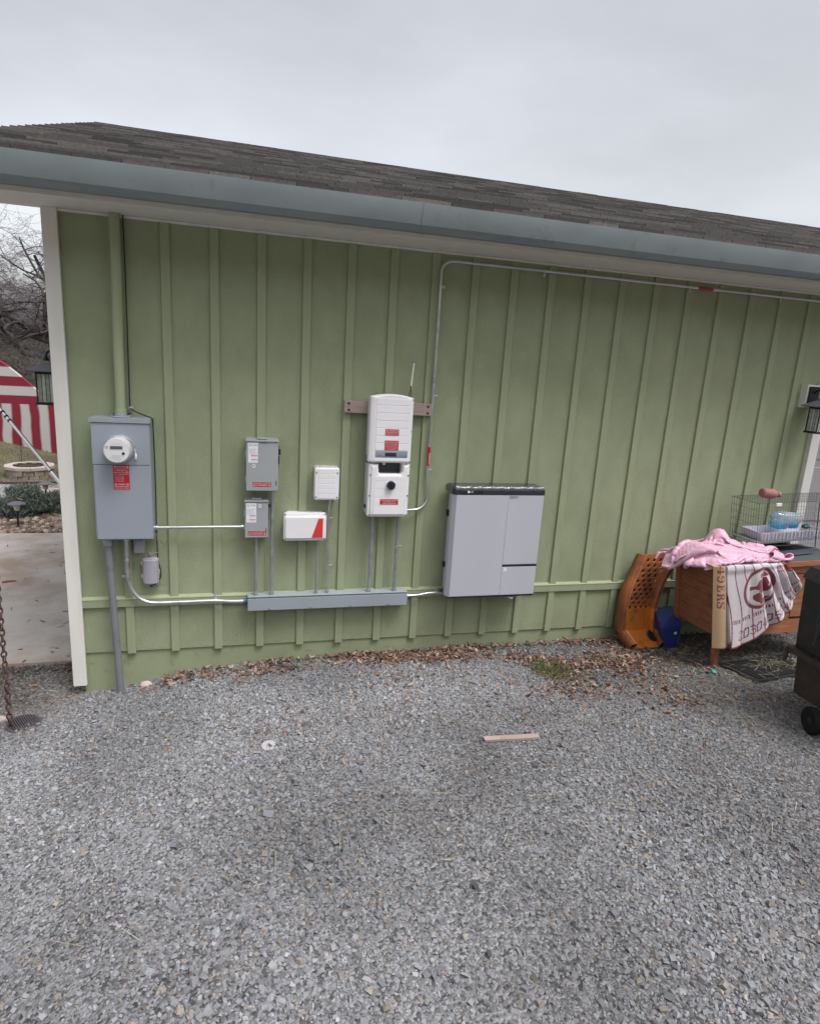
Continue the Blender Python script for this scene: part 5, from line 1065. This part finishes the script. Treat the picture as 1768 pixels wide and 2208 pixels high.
tk = thing('garden_stake', 'thin dark metal stake standing behind the fire pit', 'stake', (-3.45,9.1,-.25)); obj('rod', MB().tube([(-3.42,9.02,-.3),(-3.40,9.02,.36)], .006, 6), M_black, tk)
# path, edging, stepping stones, river rock
struct('gravel_path', MB().add([(-9,6.1,-.308),(-.34,6.75,-.308),(-.34,8.1,-.308),(-9,7.05,-.308)], [(0,1,2,3)]), pm('path_gravel', (.2,.2,.21), .9, var=.35, vs_=45, bump=.8, bs=60))
for a_, b_, lb in (((-9,7.05),(-.34,8.1),'dark curved garden edging between the turf and gravel path'), ((-9,6.1),(-.34,6.75),'dark garden edging between the gravel path and river rocks')):
    e_ = thing('garden_edging', lb, 'edging', (a_[0],a_[1],-.31)); obj('strip', MB().hexa([(a_[0],a_[1],-.33),(b_[0],b_[1],-.33),(b_[0],b_[1]+.04,-.33),(a_[0],a_[1]+.04,-.33),(a_[0],a_[1],-.27),(b_[0],b_[1],-.27),(b_[0],b_[1]+.04,-.27),(a_[0],a_[1]+.04,-.27)]), pm('edging_board', (.09,.05,.04), .8), e_)
for lb, c, r_ in (('pale stepping stone nearest the corner board on the gravel path', (-2.25,7.15), (.36,.20)), ('pale stepping stone in the middle of the gravel path', (-2.62,6.55), (.26,.17)), ('pale stepping stone at the left picture edge on the gravel path', (-3.05,6.45), (.22,.22))):
    s_ = thing('stepping_stone', lb, 'stone', (c[0],c[1],-.31), 'stepping stones on the gravel path'); rd = random.Random(c[0])
    pl = [(c[0]+r_[0]*math.cos(a)*rd.uniform(.8,1.1), c[1]+r_[1]*math.sin(a)*rd.uniform(.8,1.1)) for a in [2*math.pi*k/9 for k in range(9)]]
    obj('slab', MB().loft([[(x,y,-.315) for x,y in pl], [(x,y,-.275) for x,y in pl]]), M_slabst, s_)
n = 9000; x = rng.uniform(-4.6,-.4,n); y = rng.uniform(4.42,6.6,n); ok = y < 6.72-(-.34-x)*.075; x, y = x[ok], y[ok]; n = len(x); s_ = rng.uniform(.014,.042,n)
pal = np.array([(.34,.26,.21),(.42,.34,.28),(.25,.18,.14),(.5,.44,.38),(.17,.12,.1),(.2,.13,.1)])[rng.integers(0,6,n)]*rng.uniform(.7,1.15,(n,1))
pieces('river_rock', M_pvert, ICO_V, ICO_F, np.stack([x,y,g(x,y)+s_*.35+.01],1), np.stack([s_*1.3,s_,s_*.65],1), rotm(n,.7), pal, 'brown and tan river rocks bordering the concrete driveway', 'rocks', True)
n = 2600; x = rng.uniform(-4.2,-.5,n); y = rng.uniform(6.3,8.0,n); ok = (y > 6.75+(x+.34)*.075) & (y < 8.05+(x+.34)*.12); x, y = x[ok], y[ok]; n = len(x); s_ = rng.uniform(.01,.024,n)
pieces('path_pebbles', M_pvert, ICO_V, ICO_F, np.stack([x,y,np.full(n,-.302)],1), np.stack([s_*1.3,s_,s_*.65],1), rotm(n,.7), np.array([(.26,.26,.28),(.18,.18,.2),(.36,.35,.36)])[rng.integers(0,3,n)], 'grey pebbles of the garden path', 'pebbles')
# shrub
def leafcloud(name, n, cx, cy, cz, rx, ry, rz, size, parent, mat, seed):
    r = np.random.default_rng(seed); d = r.normal(0,1,(n,3)); d /= np.linalg.norm(d,axis=1)[:,None]; rad = r.uniform(.35,1,n)**.5*(1+.22*np.sin(d[:,0]*5+seed)*np.cos(d[:,2]*4))
    p = d*rad[:,None]*[rx,ry,rz]+[cx,cy,cz]; p = p[p[:,2] > cz-rz*.75]; n = len(p)
    tv = np.array([(-.06,0,0),(.06,0,0),(.08,.1,.6),(0,.15,1.0),(-.08,.1,.6)]); mb = MB()
    Rm = rotm(n, 1.8); sz = r.uniform(.6,1.5,n)*size
    V = np.einsum('nij,kj->nki', Rm, tv)*sz[:,None,None]+p[:,None,:]
    mb.v = [tuple(q) for q in V.reshape(-1,3)]; mb.f = [tuple(range(5*k,5*k+5)) for k in range(n)]
    return obj(name, mb, mat, parent, 0)
sb = thing('sage_shrub', 'low grey-green bushy shrub between the river rocks and path', 'shrub', (-2.35,5.55,-.31))
leafcloud('foliage', 8000, -2.42, 5.45, -.13, .45, .36, .26, .055, sb, M_shrub, 3)
leafcloud('foliage', 3500, -1.98, 5.62, -.19, .30, .26, .18, .05, sb, M_shrub, 4)
for k in range(9): a = k*.7; obj('stem', MB().tube([(-2.35,5.5,-.32),(-2.35+.3*math.cos(a),5.5+.22*math.sin(a),.0)], [.009,.003], 5), M_bark, sb)
def path_light(label, x, y, s_):
    t = thing('path_light', label, 'garden light', (x,y,-.31), 'solar path lights'); z = -.31
    obj('spike', MB().tube([(x,y,z-.02),(x,y,z+.20*s_)], .011*s_, 8), M_black, t)
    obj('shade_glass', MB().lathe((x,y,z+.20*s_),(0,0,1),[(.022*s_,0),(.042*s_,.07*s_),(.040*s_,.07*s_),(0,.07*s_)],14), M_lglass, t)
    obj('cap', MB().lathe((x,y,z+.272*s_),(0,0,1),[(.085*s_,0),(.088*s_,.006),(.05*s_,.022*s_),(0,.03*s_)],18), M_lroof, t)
path_light('dark mushroom path light in front of the grey-green shrub', -2.17, 4.72, 1.25); path_light('dark mushroom path light right of the grey-green shrub', -2.2, 6.12, 1.25)
gs = thing('garden_sign', 'narrow white patterned garden sign hanging on a thin black stake', 'sign', (-2.62,5.25,-.31))
obj('stake', MB().tube([(-2.50,5.25,-.33),(-2.60,5.25,.22)], .006, 6), M_black, gs)
gsb = obj('panel', MB().hexa([(-2.50,5.22,-.06),(-2.455,5.24,-.07),(-2.45,5.25,-.06),(-2.495,5.23,-.05),(-2.575,5.22,.17),(-2.50,5.24,.205),(-2.495,5.25,.205),(-2.57,5.23,.17)]), M_label, gs)
gsb.data.materials[0] = pm('blotched_white', (.66,.66,.7), .6, var=.1, dirt=(.12,.12,.14), dirt_s=38, dirt_t=.56)
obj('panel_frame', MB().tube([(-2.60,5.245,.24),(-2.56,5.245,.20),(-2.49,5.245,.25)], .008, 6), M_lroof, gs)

# ---------------------------------------------------------------- bare oaks
def oak(label, x, y, h, seed, lean=0., nlim=7, spread=1.0, r0=.2):
    rd = random.Random(seed); z = gz(x,y)-.1; t = thing('oak_tree', label, 'tree', (x,y,z), 'bare oaks beyond the yard')
    big, tw = MB(), MB()
    def grow(p, d, ln, r, lvl):
        k = 4 if lvl < 4 else 3; pts = [p]; q = p.copy(); dd = d.copy()
        for s_ in range(k):
            dd = (dd+Vector((rd.gauss(0,.30),rd.gauss(0,.30),rd.gauss(.04 if lvl < 3 else .0,.26)))).normalized(); q = q+dd*ln/k; pts.append(q.copy())
        rs = [max(.0035, r*(1-.5*i/k)) for i in range(k+1)]
        (big if lvl < 3 else tw).tube(pts, rs, 7 if lvl < 2 else (4 if lvl < 4 else 3), False)
        if lvl >= 6: return
        nc = (nlim if lvl == 0 else rd.choice((3,4)) if lvl < 4 else rd.choice((2,3,3)))
        for c in range(nc):
            f = rd.uniform(.35,1) if lvl else rd.uniform(.45,1); i = min(k-1, int(f*k)); b = pts[i].lerp(pts[i+1], f*k-i)
            a = rd.uniform(0,6.283); side = Vector((math.cos(a),math.sin(a),rd.uniform(-.25,.5 if lvl else .35)))
            nd = (dd*.45+side*spread*.85).normalized(); grow(b, nd, ln*rd.uniform(.58,.82), max(.004, r*(1-.5*f)*rd.uniform(.5,.7)), lvl+1)
    grow(Vector((x,y,z)), Vector((lean,0,1)).normalized(), h*.42, r0, 0)
    obj('trunk', big, M_bark, t, 60); obj('crown', tw, M_twig, t, 0)
oak('twisted bare oak spreading over the striped panel', -6.6, 15.0, 7.0, 5, .15, 7, 1.1, .26)
oak('bare oak with low crossing limbs beside the corner board', -4.3, 17.5, 7.5, 12, .1, 8, 1.1, .24)
oak('tall bare oak on the slope at far left', -9.8, 19.0, 8.0, 23, .1, 7, 1.0, .26)
oak('slender bare oak upslope behind the others', -6.2, 23.0, 8.5, 31, 0, 7, 1.0, .22)
oak('bare oak rising behind the left end of the roof', -1.0, 24.0, 9.0, 44, .05, 7, 1.0, .24)
# scrub thicket under the oaks (reads as one mass)
n = 95000; x = rng.uniform(-14,1,n); y = 12.2+rng.uniform(0,1,n)**1.5*18; ht_ = rng.uniform(0,1,n)**1.3*(1.9+.07*(y-13.2))*(1+.35*vnoise(x,y,.9,8))
p = np.stack([x,y,g(x,y)+ht_],1)
tvb = np.array([(-.006,0,-.5),(.006,0,-.5),(.004,.12,.1),(.02,.2,.5)]); tfb = np.array([(0,1,2),(0,2,3)])
pieces('scrub_thicket', M_pvert, tvb, tfb, p, np.repeat(rng.uniform(.3,.9,n)[:,None],3,1), rotm(n,2.6), np.array([(.11,.085,.09),(.075,.062,.06),(.10,.10,.08),(.13,.095,.1),(.06,.055,.05)])[rng.integers(0,5,n)], 'tangled leafless purple-brown thicket on the slope under the oaks', 'thicket')
